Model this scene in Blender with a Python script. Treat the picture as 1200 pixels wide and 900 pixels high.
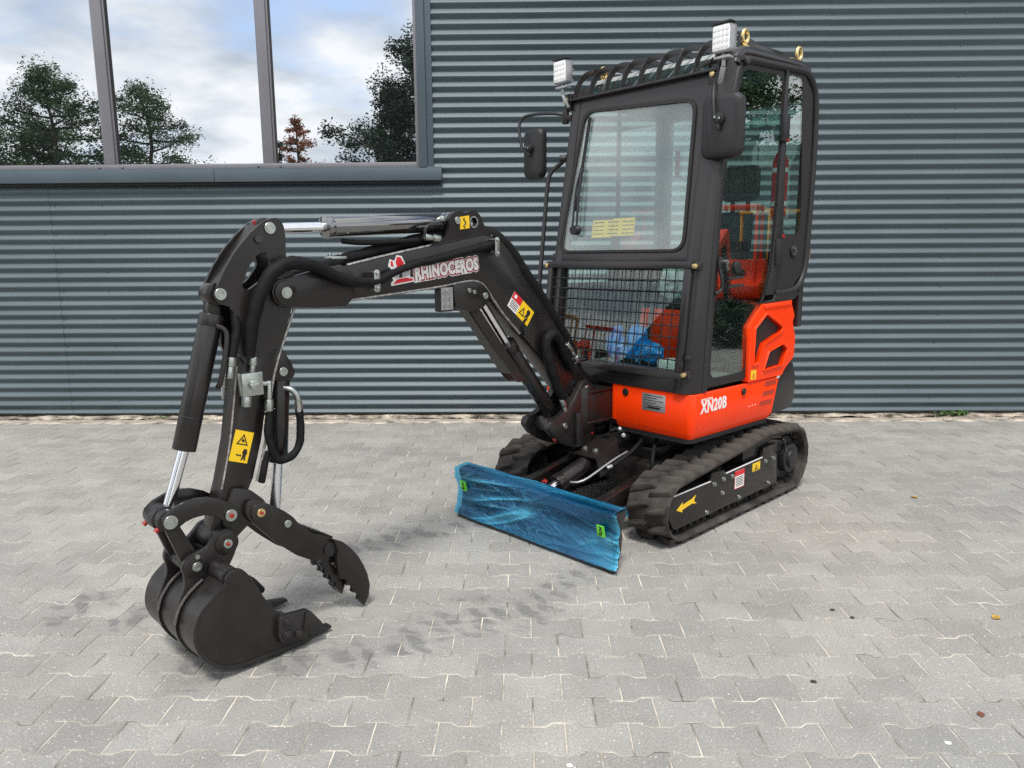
import bpy, bmesh, math, random
from mathutils import Vector, Matrix, noise as mn
random.seed(7)
R = math.radians
PI = math.pi
for o in list(bpy.data.objects):
    bpy.data.objects.remove(o)
SC = bpy.context.scene
COL = SC.collection
SC.cycles.use_denoising = False
SC.cycles.max_bounces = 10
SC.cycles.transparent_max_bounces = 24
SC.cycles.glossy_bounces = 5
SC.cycles.sample_clamp_indirect = 6.0

# ------------------------------------------------------------------ camera
cam_d = bpy.data.cameras.new("camera")
cam_d.sensor_width = 36.0
cam_d.lens = 867.75 / 1200 * 36
cam_d.clip_start = 0.05
cam_d.clip_end = 2000
cam = bpy.data.objects.new("camera", cam_d)
COL.objects.link(cam)
_r = Vector((0.99986639, 0.01494011, -0.00663347))
_u = Vector((0.00398318, 0.17089446, 0.98528129))
_f = Vector((-0.01585383, 0.98517606, -0.17081212))
M3 = Matrix((_r, _u, -_f)).transposed().to_4x4()
M3.translation = Vector((0, 0, 1.36))
cam.matrix_world = M3
SC.camera = cam

# ------------------------------------------------------------------ sky and sun
SUN_EL, SUN_ROT = 63.0, 186.0
world = bpy.data.worlds.new("World")
SC.world = world
world.use_nodes = True
wt = world.node_tree
wt.nodes.clear()
def wn(t, **k):
    n = wt.nodes.new(t)
    for a, b in k.items():
        setattr(n, a, b)
    return n
wout = wn('ShaderNodeOutputWorld')
sky = wn('ShaderNodeTexSky', sky_type='NISHITA', sun_disc=False, sun_elevation=R(SUN_EL), sun_rotation=R(SUN_ROT))
sky.air_density = 1.0
sky.dust_density = 1.5
bg_sky = wn('ShaderNodeBackground')
bg_sky.inputs['Strength'].default_value = 0.11
bg_cl = wn('ShaderNodeBackground')
bg_cl.inputs['Strength'].default_value = 0.78
tc = wn('ShaderNodeTexCoord')
sep = wn('ShaderNodeSeparateXYZ')
wt.links.new(tc.outputs['Generated'], sep.inputs[0])
# project the cloud layer on a flat deck overhead
zc = wn('ShaderNodeMath', operation='MAXIMUM'); zc.inputs[1].default_value = 0.0
wt.links.new(sep.outputs['Z'], zc.inputs[0])
za = wn('ShaderNodeMath', operation='ADD'); za.inputs[1].default_value = 0.22
wt.links.new(zc.outputs[0], za.inputs[0])
dx = wn('ShaderNodeMath', operation='DIVIDE'); dy = wn('ShaderNodeMath', operation='DIVIDE')
wt.links.new(sep.outputs['X'], dx.inputs[0]); wt.links.new(za.outputs[0], dx.inputs[1])
wt.links.new(sep.outputs['Y'], dy.inputs[0]); wt.links.new(za.outputs[0], dy.inputs[1])
cmb = wn('ShaderNodeCombineXYZ')
wt.links.new(dx.outputs[0], cmb.inputs[0]); wt.links.new(dy.outputs[0], cmb.inputs[1]); wt.links.new(sep.outputs['Z'], cmb.inputs[2])
n1 = wn('ShaderNodeTexNoise'); n1.inputs['Scale'].default_value = 1.35; n1.inputs['Detail'].default_value = 7; n1.inputs['Roughness'].default_value = 0.55
n2 = wn('ShaderNodeTexNoise'); n2.inputs['Scale'].default_value = 2.6; n2.inputs['Detail'].default_value = 6; n2.inputs['Roughness'].default_value = 0.5
wt.links.new(cmb.outputs[0], n1.inputs['Vector']); wt.links.new(cmb.outputs[0], n2.inputs['Vector'])
r1 = wn('ShaderNodeMapRange'); r1.inputs['From Min'].default_value = 0.34; r1.inputs['From Max'].default_value = 0.47
wt.links.new(n1.outputs['Fac'], r1.inputs['Value'])
cr = wn('ShaderNodeValToRGB')
cr.color_ramp.elements[0].position = 0.36; cr.color_ramp.elements[0].color = (0.50, 0.56, 0.635, 1)
cr.color_ramp.elements[1].position = 0.60; cr.color_ramp.elements[1].color = (1.0, 1.0, 1.0, 1)
wt.links.new(n2.outputs['Fac'], cr.inputs['Fac'])
wt.links.new(cr.outputs['Color'], bg_cl.inputs['Color'])
wt.links.new(sky.outputs['Color'], bg_sky.inputs['Color'])
mix = wn('ShaderNodeMixShader')
wt.links.new(r1.outputs['Result'], mix.inputs['Fac'])
wt.links.new(bg_sky.outputs[0], mix.inputs[1]); wt.links.new(bg_cl.outputs[0], mix.inputs[2])
wt.links.new(mix.outputs[0], wout.inputs['Surface'])

sun_d = bpy.data.lights.new("sun", 'SUN')
sun_d.energy = 1.5
sun_d.angle = R(12)
sun_d.color = (1.0, 0.96, 0.9)
sun = bpy.data.objects.new("sun", sun_d)
COL.objects.link(sun)
_az = R(SUN_ROT)
_sd = Vector((math.sin(_az) * math.cos(R(SUN_EL)), math.cos(_az) * math.cos(R(SUN_EL)), math.sin(R(SUN_EL))))
sun.rotation_euler = _sd.to_track_quat('Z', 'Y').to_euler()

SC.view_settings.view_transform = 'Standard'
SC.view_settings.look = 'None'
SC.view_settings.exposure = 1.0
SC.view_settings.gamma = 1.0
SC.view_settings.use_curve_mapping = False

# ------------------------------------------------------------------ materials
MATS = {}
def nodes(name):
    m = bpy.data.materials.new(name)
    m.use_nodes = True
    t = m.node_tree
    b = t.nodes.get('Principled BSDF')
    MATS[name] = m
    return m, t, b
def setp(b, **k):
    for a, v in k.items():
        b.inputs[a.replace('_', ' ')].default_value = v
def mat(name, col, rough=0.5, metal=0.0, var=0.0, vscale=8.0, bump=0.0, bscale=60.0, rvar=0.0, coat=0.0, spec=0.5, col2=None, detail=4, stretch=None):
    m, t, b = nodes(name)
    c = (*col, 1)
    setp(b, Base_Color=c, Roughness=rough, Metallic=metal)
    b.inputs['Specular IOR Level'].default_value = spec
    b.inputs['Coat Weight'].default_value = coat
    b.inputs['Coat Roughness'].default_value = 0.08
    tcn = t.nodes.new('ShaderNodeTexCoord')
    src = tcn.outputs['Object']
    if stretch:
        mp = t.nodes.new('ShaderNodeMapping'); mp.inputs['Scale'].default_value = stretch
        t.links.new(src, mp.inputs['Vector']); src = mp.outputs[0]
    if var > 0 or col2:
        n = t.nodes.new('ShaderNodeTexNoise'); n.inputs['Scale'].default_value = vscale; n.inputs['Detail'].default_value = detail
        t.links.new(src, n.inputs['Vector'])
        rp = t.nodes.new('ShaderNodeValToRGB')
        lo = tuple(x * (1 - var) for x in col)
        hi = tuple(min(1, x * (1 + var)) for x in (col2 or col))
        rp.color_ramp.elements[0].position = 0.35; rp.color_ramp.elements[0].color = (*lo, 1)
        rp.color_ramp.elements[1].position = 0.68; rp.color_ramp.elements[1].color = (*hi, 1)
        t.links.new(n.outputs['Fac'], rp.inputs['Fac']); t.links.new(rp.outputs['Color'], b.inputs['Base Color'])
        if rvar > 0:
            mr = t.nodes.new('ShaderNodeMapRange')
            mr.inputs['To Min'].default_value = max(0, rough - rvar); mr.inputs['To Max'].default_value = min(1, rough + rvar)
            t.links.new(n.outputs['Fac'], mr.inputs['Value']); t.links.new(mr.outputs['Result'], b.inputs['Roughness'])
    if bump > 0:
        nb = t.nodes.new('ShaderNodeTexNoise'); nb.inputs['Scale'].default_value = bscale; nb.inputs['Detail'].default_value = 3
        t.links.new(src, nb.inputs['Vector'])
        bp = t.nodes.new('ShaderNodeBump'); bp.inputs['Strength'].default_value = bump; bp.inputs['Distance'].default_value = 0.002
        t.links.new(nb.outputs['Fac'], bp.inputs['Height']); t.links.new(bp.outputs['Normal'], b.inputs['Normal'])
    return m
BLACK = mat('black_paint', (0.0145, 0.0120, 0.0112), 0.30, var=0.25, vscale=7, bump=0.06, bscale=140, rvar=0.10, coat=0.1, spec=0.42)
GLOSSBLACK = mat('gloss_black_enamel', (0.014, 0.0125, 0.012), 0.13, var=0.1, vscale=5, coat=1.0, rvar=0.04, spec=1.0)
GLOSSBLACK.node_tree.nodes['Principled BSDF'].inputs['Coat IOR'].default_value = 2.3
SATIN = mat('satin_chrome_rod', (0.78, 0.78, 0.80), 0.32, 1.0)
BLACK2 = mat('black_cast_paint', (0.016, 0.014, 0.0135), 0.36, var=0.2, vscale=14, bump=0.22, bscale=70, rvar=0.1)
CABGREY = mat('cab_sky_lit_paint', (0.020, 0.018, 0.019), 0.30, var=0.1, vscale=4, bump=0.03, bscale=260, rvar=0.06)  # the black paint again, lightened for the sky light on the cab
MATTE = mat('matte_black_plastic', (0.012, 0.012, 0.0135), 0.5, var=0.15, vscale=10, bump=0.25, bscale=400)
DEEP = mat('deep_black_interior', (0.010, 0.010, 0.011), 0.6)
ORANGE = mat('orange_paint', (0.93, 0.046, 0.001), 0.36, var=0.04, vscale=3, coat=0.12, bump=0.03, bscale=150, spec=0.22)
RUBBER = mat('track_rubber', (0.027, 0.025, 0.023), 0.74, var=0.3, vscale=9, bump=0.3, bscale=90, col2=(0.052, 0.046, 0.040), spec=0.3)
SLEEVE = mat('black_hose_sleeve', (0.0065, 0.0065, 0.0072), 0.62, var=0.2, vscale=30, bump=0.7, bscale=350, spec=0.2)
CHROME = mat('chrome_rod', (0.82, 0.82, 0.84), 0.17, 1.0, var=0.03, vscale=20, rvar=0.03)
ZINC = mat('zinc_plated_steel', (0.44, 0.47, 0.44), 0.34, 1.0, var=0.12, vscale=60, rvar=0.1)
BRASS = mat('yellow_zinc_steel', (0.72, 0.55, 0.26), 0.36, 1.0, var=0.15, vscale=60)
EDGE = mat('weld_edge_glint', (0.34, 0.32, 0.30), 0.34, 0.5, var=0.4, vscale=60, bump=0.6, bscale=300)  # pale colour carries the bright reflection along the weld edges
WELD = mat('weld_bead_black', (0.10, 0.092, 0.088), 0.38, 0.35, var=0.35, vscale=120, bump=0.8, bscale=300)
YELLOW = mat('yellow_sticker', (0.86, 0.55, 0.01), 0.4, var=0.03)
GREENST = mat('green_sticker', (0.14, 0.62, 0.03), 0.4, var=0.05)
WHITE = mat('white_sticker', (0.78, 0.78, 0.76), 0.42, var=0.03)
REDST = mat('red_sticker', (0.62, 0.015, 0.025), 0.4, var=0.03)
DARKRED = mat('dark_red_print', (0.34, 0.010, 0.03), 0.4)
PRINT = mat('black_print', (0.012, 0.011, 0.01), 0.5)
REDCAP = mat('red_grease_cap', (0.30, 0.014, 0.012), 0.45)
ALU = mat('brushed_nameplate', (0.42, 0.42, 0.43), 0.4, 0.7, var=0.12, vscale=50)
LENS = mat('white_lamp_lens', (0.86, 0.87, 0.88), 0.18, var=0.04, vscale=40)
LAMPBODY = mat('grey_lamp_body', (0.35, 0.35, 0.36), 0.38, 0.6, var=0.1, vscale=20)
BLUECLOTH = mat('blue_plastic_wrap', (0.003, 0.24, 0.72), 0.3, var=0.25, vscale=18, bump=0.6, bscale=40)
INTGREY = mat('interior_grey_trim', (0.30, 0.32, 0.31), 0.7, var=0.12, vscale=6)
SEATCL = mat('black_seat_vinyl', (0.02, 0.02, 0.022), 0.5, var=0.2, vscale=10, bump=0.2)
GRILLE = mat('black_mesh_grille', (0.010, 0.009, 0.009), 0.6, bump=0.9, bscale=500)
DARKORANGE = mat('shaded_slot_orange', (0.40, 0.03, 0.008), 0.5)  # body orange darkened to stand for shade inside the recessed slots
MOSS = mat('weed_leaf_green', (0.07, 0.15, 0.025), 0.6, var=0.3, vscale=30)
DEADLEAF = mat('dry_leaf', (0.42, 0.26, 0.05), 0.7, var=0.35, vscale=60)
DROP = mat('chalk_white', (0.75, 0.74, 0.70), 0.8, var=0.1, vscale=60)
PEBBLE = mat('dark_pebble', (0.04, 0.035, 0.03), 0.8, var=0.3, vscale=60)
YMACH = mat('yellow_machine_paint', (0.72, 0.36, 0.03), 0.35, var=0.05, coat=0.3)

def glass(name, tint, refl=1.0, rough=0.0, bump=0.0, haze=0.0):
    m = bpy.data.materials.new(name); m.use_nodes = True
    t = m.node_tree; t.nodes.clear()
    out = t.nodes.new('ShaderNodeOutputMaterial')
    tr = t.nodes.new('ShaderNodeBsdfTransparent'); tr.inputs['Color'].default_value = (*tint, 1)
    gl = t.nodes.new('ShaderNodeBsdfGlossy'); gl.inputs['Roughness'].default_value = rough
    fr = t.nodes.new('ShaderNodeFresnel')
    gb = t.nodes.new('ShaderNodeNewGeometry'); mi = t.nodes.new('ShaderNodeMapRange'); mi.inputs['To Min'].default_value = 1.52; mi.inputs['To Max'].default_value = 1 / 1.52
    t.links.new(gb.outputs['Backfacing'], mi.inputs['Value']); t.links.new(mi.outputs[0], fr.inputs['IOR'])
    mu = t.nodes.new('ShaderNodeMath'); mu.operation = 'MULTIPLY'; mu.inputs[1].default_value = refl; mu.use_clamp = True
    mx = t.nodes.new('ShaderNodeMixShader')
    t.links.new(fr.outputs[0], mu.inputs[0]); t.links.new(mu.outputs[0], mx.inputs['Fac'])
    t.links.new(tr.outputs[0], mx.inputs[1]); t.links.new(gl.outputs[0], mx.inputs[2]); t.links.new(mx.outputs[0], out.inputs['Surface'])
    if haze:  # uneven pale diffuse haze mixed over the glass
        df = t.nodes.new('ShaderNodeBsdfDiffuse'); df.inputs['Color'].default_value = (.75, .8, .8, 1)
        tcd = t.nodes.new('ShaderNodeTexCoord'); nd = t.nodes.new('ShaderNodeTexNoise'); nd.inputs['Scale'].default_value = 3.0; nd.inputs['Detail'].default_value = 4
        md = t.nodes.new('ShaderNodeMapRange'); md.inputs['From Min'].default_value = .3; md.inputs['From Max'].default_value = .7; md.inputs['To Min'].default_value = haze * .4; md.inputs['To Max'].default_value = haze
        t.links.new(tcd.outputs['Object'], nd.inputs['Vector']); t.links.new(nd.outputs['Fac'], md.inputs['Value'])
        m2 = t.nodes.new('ShaderNodeMixShader'); t.links.new(md.outputs[0], m2.inputs['Fac']); t.links.new(mx.outputs[0], m2.inputs[1]); t.links.new(df.outputs[0], m2.inputs[2]); t.links.new(m2.outputs[0], out.inputs['Surface'])
    if bump:
        tcn = t.nodes.new('ShaderNodeTexCoord')
        nb = t.nodes.new('ShaderNodeTexNoise'); nb.inputs['Scale'].default_value = 1.5
        bp = t.nodes.new('ShaderNodeBump'); bp.inputs['Strength'].default_value = bump; bp.inputs['Distance'].default_value = 0.02
        t.links.new(tcn.outputs['Object'], nb.inputs['Vector']); t.links.new(nb.outputs['Fac'], bp.inputs['Height'])
        t.links.new(bp.outputs[0], gl.inputs['Normal'])
    MATS[name] = m
    return m
CABGLASS = glass('green_tinted_cab_glass', (0.87, 0.96, 0.93), 2.0)
LOWGLASS = glass('green_front_lower_glass', (0.86, 0.96, 0.93), 1.7)
SCREENGLASS = glass('hazy_windscreen_glass', (0.90, 0.97, 0.95), 2.4, haze=0.10)
SKYLIGHT = glass('green_skylight_glass', (0.55, 0.86, 0.78), 2.2)

def mirror_pane():
    m = bpy.data.materials.new('coated_window_glass'); m.use_nodes = True
    t = m.node_tree; t.nodes.clear()
    out = t.nodes.new('ShaderNodeOutputMaterial')
    df = t.nodes.new('ShaderNodeBsdfDiffuse'); df.inputs['Color'].default_value = (0.015, 0.017, 0.02, 1)
    gl = t.nodes.new('ShaderNodeBsdfGlossy'); gl.inputs['Roughness'].default_value = 0.0; gl.inputs['Color'].default_value = (0.93, 0.96, 1, 1)
    mx = t.nodes.new('ShaderNodeMixShader'); mx.inputs['Fac'].default_value = 0.64
    tcn = t.nodes.new('ShaderNodeTexCoord')
    nb = t.nodes.new('ShaderNodeTexNoise'); nb.inputs['Scale'].default_value = 1.3; nb.inputs['Detail'].default_value = 1
    bp = t.nodes.new('ShaderNodeBump'); bp.inputs['Strength'].default_value = 0.06; bp.inputs['Distance'].default_value = 0.02
    t.links.new(tcn.outputs['Object'], nb.inputs['Vector']); t.links.new(nb.outputs['Fac'], bp.inputs['Height']); t.links.new(bp.outputs[0], gl.inputs['Normal'])
    t.links.new(df.outputs[0], mx.inputs[1]); t.links.new(gl.outputs[0], mx.inputs[2]); t.links.new(mx.outputs[0], out.inputs['Surface'])
    return m
PANE = mirror_pane()

def film_mat():
    m = bpy.data.materials.new('blue_protective_film'); m.use_nodes = True
    t = m.node_tree; b = t.nodes['Principled BSDF']; out = t.nodes['Material Output']
    setp(b, Base_Color=(0.004, 0.25, 0.48, 1), Roughness=0.12)
    b.inputs['Specular IOR Level'].default_value = 1.0
    b.inputs['Coat Weight'].default_value = 0.3
    tr = t.nodes.new('ShaderNodeBsdfTransparent'); tr.inputs['Color'].default_value = (0.16, 0.66, 0.95, 1)
    tcn = t.nodes.new('ShaderNodeTexCoord')
    mp = t.nodes.new('ShaderNodeMapping'); mp.inputs['Scale'].default_value = (1.6, 0.22, 2.4); mp.inputs['Rotation'].default_value = (R(9), 0, 0)
    nz = t.nodes.new('ShaderNodeTexNoise'); nz.inputs['Scale'].default_value = 13; nz.inputs['Detail'].default_value = 6; nz.inputs['Distortion'].default_value = 1.1; nz.inputs['Roughness'].default_value = .6
    t.links.new(tcn.outputs['Object'], mp.inputs[0]); t.links.new(mp.outputs[0], nz.inputs['Vector'])
    ab = t.nodes.new('ShaderNodeMath'); ab.operation = 'SUBTRACT'; ab.inputs[1].default_value = .5; t.links.new(nz.outputs['Fac'], ab.inputs[0])
    ab2 = t.nodes.new('ShaderNodeMath'); ab2.operation = 'ABSOLUTE'; t.links.new(ab.outputs[0], ab2.inputs[0])
    bp = t.nodes.new('ShaderNodeBump'); bp.inputs['Strength'].default_value = .8; bp.inputs['Distance'].default_value = 0.012; bp.invert = True
    t.links.new(ab2.outputs[0], bp.inputs['Height']); t.links.new(bp.outputs['Normal'], b.inputs['Normal'])
    n2 = t.nodes.new('ShaderNodeTexNoise'); n2.inputs['Scale'].default_value = 5; n2.inputs['Detail'].default_value = 3
    t.links.new(mp.outputs[0], n2.inputs['Vector'])
    m0 = t.nodes.new('ShaderNodeMapRange'); m0.inputs['From Min'].default_value = 0.38; m0.inputs['From Max'].default_value = 0.66; m0.inputs['To Min'].default_value = 0.03; m0.inputs['To Max'].default_value = 0.44
    t.links.new(n2.outputs['Fac'], m0.inputs['Value'])
    fa = t.nodes.new('ShaderNodeAttribute'); fa.attribute_name = 'fold_sheen'
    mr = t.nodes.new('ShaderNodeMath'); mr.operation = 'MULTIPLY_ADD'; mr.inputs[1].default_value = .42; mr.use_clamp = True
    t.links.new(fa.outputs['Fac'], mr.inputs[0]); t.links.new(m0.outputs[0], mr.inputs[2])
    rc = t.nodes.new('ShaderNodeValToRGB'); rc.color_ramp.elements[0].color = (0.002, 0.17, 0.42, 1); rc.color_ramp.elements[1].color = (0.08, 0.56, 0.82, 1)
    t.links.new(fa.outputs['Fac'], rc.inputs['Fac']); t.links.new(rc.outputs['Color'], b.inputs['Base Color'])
    mx = t.nodes.new('ShaderNodeMixShader')
    t.links.new(mr.outputs[0], mx.inputs['Fac']); t.links.new(tr.outputs[0], mx.inputs[1]); t.links.new(b.outputs[0], mx.inputs[2])
    gl = t.nodes.new('ShaderNodeBsdfGlossy'); gl.inputs['Roughness'].default_value = .06; t.links.new(bp.outputs['Normal'], gl.inputs['Normal'])
    lw = t.nodes.new('ShaderNodeLayerWeight'); lw.inputs['Blend'].default_value = .22; t.links.new(bp.outputs['Normal'], lw.inputs['Normal'])
    ls = t.nodes.new('ShaderNodeMath'); ls.operation = 'MULTIPLY'; ls.inputs[1].default_value = .55; t.links.new(lw.outputs['Fresnel'], ls.inputs[0])
    m3 = t.nodes.new('ShaderNodeMixShader'); t.links.new(ls.outputs[0], m3.inputs['Fac']); t.links.new(mx.outputs[0], m3.inputs[1]); t.links.new(gl.outputs[0], m3.inputs[2])
    t.links.new(m3.outputs[0], out.inputs['Surface'])
    return m
FILM = film_mat()
def bag_mat():
    m = bpy.data.materials.new('clear_crinkled_plastic'); m.use_nodes = True
    t = m.node_tree; b = t.nodes['Principled BSDF']; out = t.nodes['Material Output']
    setp(b, Base_Color=(0.75, 0.8, 0.8, 1), Roughness=0.12)
    tr = t.nodes.new('ShaderNodeBsdfTransparent'); tr.inputs['Color'].default_value = (0.95, 0.97, 0.97, 1)
    mx = t.nodes.new('ShaderNodeMixShader'); mx.inputs['Fac'].default_value = 0.5
    t.links.new(tr.outputs[0], mx.inputs[1]); t.links.new(b.outputs[0], mx.inputs[2]); t.links.new(mx.outputs[0], out.inputs['Surface'])
    return m
BAG = bag_mat()

# wall paint and aluminium
CLAD = mat('slate_cladding_coating', (0.080, 0.110, 0.126), 0.52, 0.2, spec=0.6, var=0.09, vscale=1.2, rvar=0.05, stretch=(1, 1, 4))
TRIM = mat('slate_trim_coating', (0.072, 0.098, 0.118), 0.42, 0.1, var=0.08, vscale=2, rvar=0.05)
FRAMEALU = mat('grey_anodised_frame', (0.21, 0.205, 0.225), 0.4, 0.3, var=0.06, vscale=3)
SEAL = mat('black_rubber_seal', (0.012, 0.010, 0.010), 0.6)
PLINTH = mat('dark_plinth', (0.05, 0.042, 0.035), 0.85, var=0.5, vscale=14, bump=0.5, bscale=50)
SCREWM = mat('cladding_screw', (0.10, 0.13, 0.15), 0.4, 0.3)

# ---- paving
STAINS = [(-1.75, 2.72, .20), (-1.5, 2.6, .16), (-1.06, 2.34, .24), (-.78, 2.34, .2), (-.6, 2.38, .2), (-.42, 2.46, .2), (-.3, 2.58, .18), (-.16, 2.66, .2), (.02, 2.66, .2), (.1, 2.82, .18), (.2, 2.98, .16), (.30, 3.14, .16), (-.07, 3.75, .18), (-.3, 3.62, .18), (-.5, 3.52, .2), (-.66, 3.40, .2), (-.82, 3.30, .2), (-.95, 3.2, .14)]
def paver_mat():
    m, t, b = nodes('grey_concrete_paver')
    geo = t.nodes.new('ShaderNodeNewGeometry')
    oi = t.nodes.new('ShaderNodeObjectInfo')
    P = geo.outputs['Position']
    # large tone patches
    n1 = t.nodes.new('ShaderNodeTexNoise'); n1.inputs['Scale'].default_value = 0.9; n1.inputs['Detail'].default_value = 5
    t.links.new(P, n1.inputs['Vector'])
    r1 = t.nodes.new('ShaderNodeValToRGB')
    r1.color_ramp.elements[0].position = .3; r1.color_ramp.elements[0].color = (0.262, 0.261, 0.246, 1)
    r1.color_ramp.elements[1].position = .7; r1.color_ramp.elements[1].color = (0.328, 0.314, 0.288, 1)
    t.links.new(n1.outputs['Fac'], r1.inputs['Fac'])
    # fine sand grain
    n2 = t.nodes.new('ShaderNodeTexNoise'); n2.inputs['Scale'].default_value = 160; n2.inputs['Detail'].default_value = 4; n2.inputs['Roughness'].default_value = .7
    t.links.new(P, n2.inputs['Vector'])
    m2 = t.nodes.new('ShaderNodeMapRange'); m2.inputs['From Min'].default_value = .25; m2.inputs['From Max'].default_value = .75; m2.inputs['To Min'].default_value = .62; m2.inputs['To Max'].default_value = 1.36
    t.links.new(n2.outputs['Fac'], m2.inputs['Value'])
    mulA = t.nodes.new('ShaderNodeMix'); mulA.data_type = 'RGBA'; mulA.blend_type = 'MULTIPLY'; mulA.inputs['Factor'].default_value = 1
    t.links.new(r1.outputs['Color'], mulA.inputs['A']); t.links.new(m2.outputs[0], mulA.inputs['B'])
    # per-stone tone from a stone-wide cell noise
    n5 = t.nodes.new('ShaderNodeTexNoise'); n5.inputs['Scale'].default_value = 4.2; n5.inputs['Detail'].default_value = 2
    t.links.new(P, n5.inputs['Vector'])
    m5 = t.nodes.new('ShaderNodeMapRange'); m5.inputs['From Min'].default_value = .3; m5.inputs['From Max'].default_value = .7; m5.inputs['To Min'].default_value = .90; m5.inputs['To Max'].default_value = 1.08
    t.links.new(n5.outputs['Fac'], m5.inputs['Value'])
    mulB = t.nodes.new('ShaderNodeMix'); mulB.data_type = 'RGBA'; mulB.blend_type = 'MULTIPLY'; mulB.inputs['Factor'].default_value = 1
    t.links.new(mulA.outputs['Result'], mulB.inputs['A']); t.links.new(m5.outputs[0], mulB.inputs['B'])
    rnd = t.nodes.new('ShaderNodeAttribute'); rnd.attribute_name = 'tone'
    mrr = t.nodes.new('ShaderNodeMapRange'); mrr.inputs['To Min'].default_value = .885; mrr.inputs['To Max'].default_value = 1.075
    rad = t.nodes.new('ShaderNodeMath'); rad.operation = 'ADD'; t.links.new(oi.outputs['Random'], rad.inputs[0]); t.links.new(rnd.outputs['Fac'], rad.inputs[1])
    rfr = t.nodes.new('ShaderNodeMath'); rfr.operation = 'FRACT'; t.links.new(rad.outputs[0], rfr.inputs[0])
    t.links.new(rfr.outputs[0], mrr.inputs['Value'])
    mulR = t.nodes.new('ShaderNodeMix'); mulR.data_type = 'RGBA'; mulR.blend_type = 'MULTIPLY'; mulR.inputs['Factor'].default_value = 1
    t.links.new(mulB.outputs['Result'], mulR.inputs['A']); t.links.new(mrr.outputs[0], mulR.inputs['B'])
    # pale aggregate chips
    v = t.nodes.new('ShaderNodeTexVoronoi'); v.inputs['Scale'].default_value = 88; v.inputs['Randomness'].default_value = 1
    wob = t.nodes.new('ShaderNodeTexNoise'); wob.inputs['Scale'].default_value = 220; wob.inputs['Detail'].default_value = 1
    t.links.new(P, wob.inputs['Vector'])
    wsc = t.nodes.new('ShaderNodeVectorMath'); wsc.operation = 'SCALE'; wsc.inputs['Scale'].default_value = .006; t.links.new(wob.outputs['Color'], wsc.inputs[0])
    wad = t.nodes.new('ShaderNodeVectorMath'); wad.operation = 'ADD'; t.links.new(P, wad.inputs[0]); t.links.new(wsc.outputs[0], wad.inputs[1])
    t.links.new(wad.outputs[0], v.inputs['Vector'])
    sepc = t.nodes.new('ShaderNodeSeparateColor'); t.links.new(v.outputs['Color'], sepc.inputs[0])
    gt = t.nodes.new('ShaderNodeMath'); gt.operation = 'GREATER_THAN'; gt.inputs[1].default_value = .45
    t.links.new(sepc.outputs[0], gt.inputs[0])
    szr = t.nodes.new('ShaderNodeMapRange'); szr.inputs['To Min'].default_value = .03; szr.inputs['To Max'].default_value = .26
    t.links.new(sepc.outputs[1], szr.inputs['Value'])
    lt = t.nodes.new('ShaderNodeMath'); lt.operation = 'LESS_THAN'
    t.links.new(v.outputs['Distance'], lt.inputs[0]); t.links.new(szr.outputs[0], lt.inputs[1])
    an = t.nodes.new('ShaderNodeMath'); an.operation = 'MULTIPLY'; t.links.new(gt.outputs[0], an.inputs[0]); t.links.new(lt.outputs[0], an.inputs[1])
    anf = t.nodes.new('ShaderNodeMath'); anf.operation = 'MULTIPLY'; anf.inputs[1].default_value = .72; t.links.new(an.outputs[0], anf.inputs[0])
    chip = t.nodes.new('ShaderNodeMix'); chip.data_type = 'RGBA'; chip.inputs['B'].default_value = (0.62, 0.60, 0.56, 1)
    t.links.new(anf.outputs[0], chip.inputs['Factor']); t.links.new(mulR.outputs['Result'], chip.inputs['A'])
    # scuffed rubber marks
    n3 = t.nodes.new('ShaderNodeTexNoise'); n3.inputs['Scale'].default_value = 11; n3.inputs['Detail'].default_value = 6; n3.inputs['Roughness'].default_value = .65; n3.inputs['Distortion'].default_value = .6
    mp3 = t.nodes.new('ShaderNodeMapping'); mp3.inputs['Rotation'].default_value = (0, 0, R(-35)); mp3.inputs['Scale'].default_value = (.55, 1.5, 1)
    t.links.new(P, mp3.inputs[0]); t.links.new(mp3.outputs[0], n3.inputs['Vector'])
    tot = None
    for (sx, sy, sr) in STAINS:
        d = t.nodes.new('ShaderNodeVectorMath'); d.operation = 'DISTANCE'; d.inputs[1].default_value = (sx, sy, 0)
        t.links.new(P, d.inputs[0])
        mr = t.nodes.new('ShaderNodeMapRange'); mr.inputs['From Min'].default_value = sr; mr.inputs['From Max'].default_value = 0.0
        t.links.new(d.outputs['Value'], mr.inputs['Value'])
        if tot is None:
            tot = mr.outputs[0]
        else:
            mxm = t.nodes.new('ShaderNodeMath'); mxm.operation = 'MAXIMUM'
            t.links.new(tot, mxm.inputs[0]); t.links.new(mr.outputs[0], mxm.inputs[1]); tot = mxm.outputs[0]
    sm = t.nodes.new('ShaderNodeMath'); sm.operation = 'MULTIPLY_ADD'; sm.inputs[1].default_value = .32; t.links.new(tot, sm.inputs[0]); t.links.new(n3.outputs['Fac'], sm.inputs[2])
    ms = t.nodes.new('ShaderNodeMapRange'); ms.inputs['From Min'].default_value = .60; ms.inputs['From Max'].default_value = .76; ms.inputs['To Max'].default_value = .62
    t.links.new(sm.outputs[0], ms.inputs['Value'])
    wv = t.nodes.new('ShaderNodeTexWave'); wv.bands_direction = 'X'; wv.inputs['Scale'].default_value = 3.4; wv.inputs['Distortion'].default_value = 5.0; wv.inputs['Detail'].default_value = 3; wv.inputs['Detail Scale'].default_value = 2.5
    mpw = t.nodes.new('ShaderNodeMapping'); mpw.inputs['Rotation'].default_value = (0, 0, R(-32)); t.links.new(P, mpw.inputs[0]); t.links.new(mpw.outputs[0], wv.inputs['Vector'])
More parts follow.
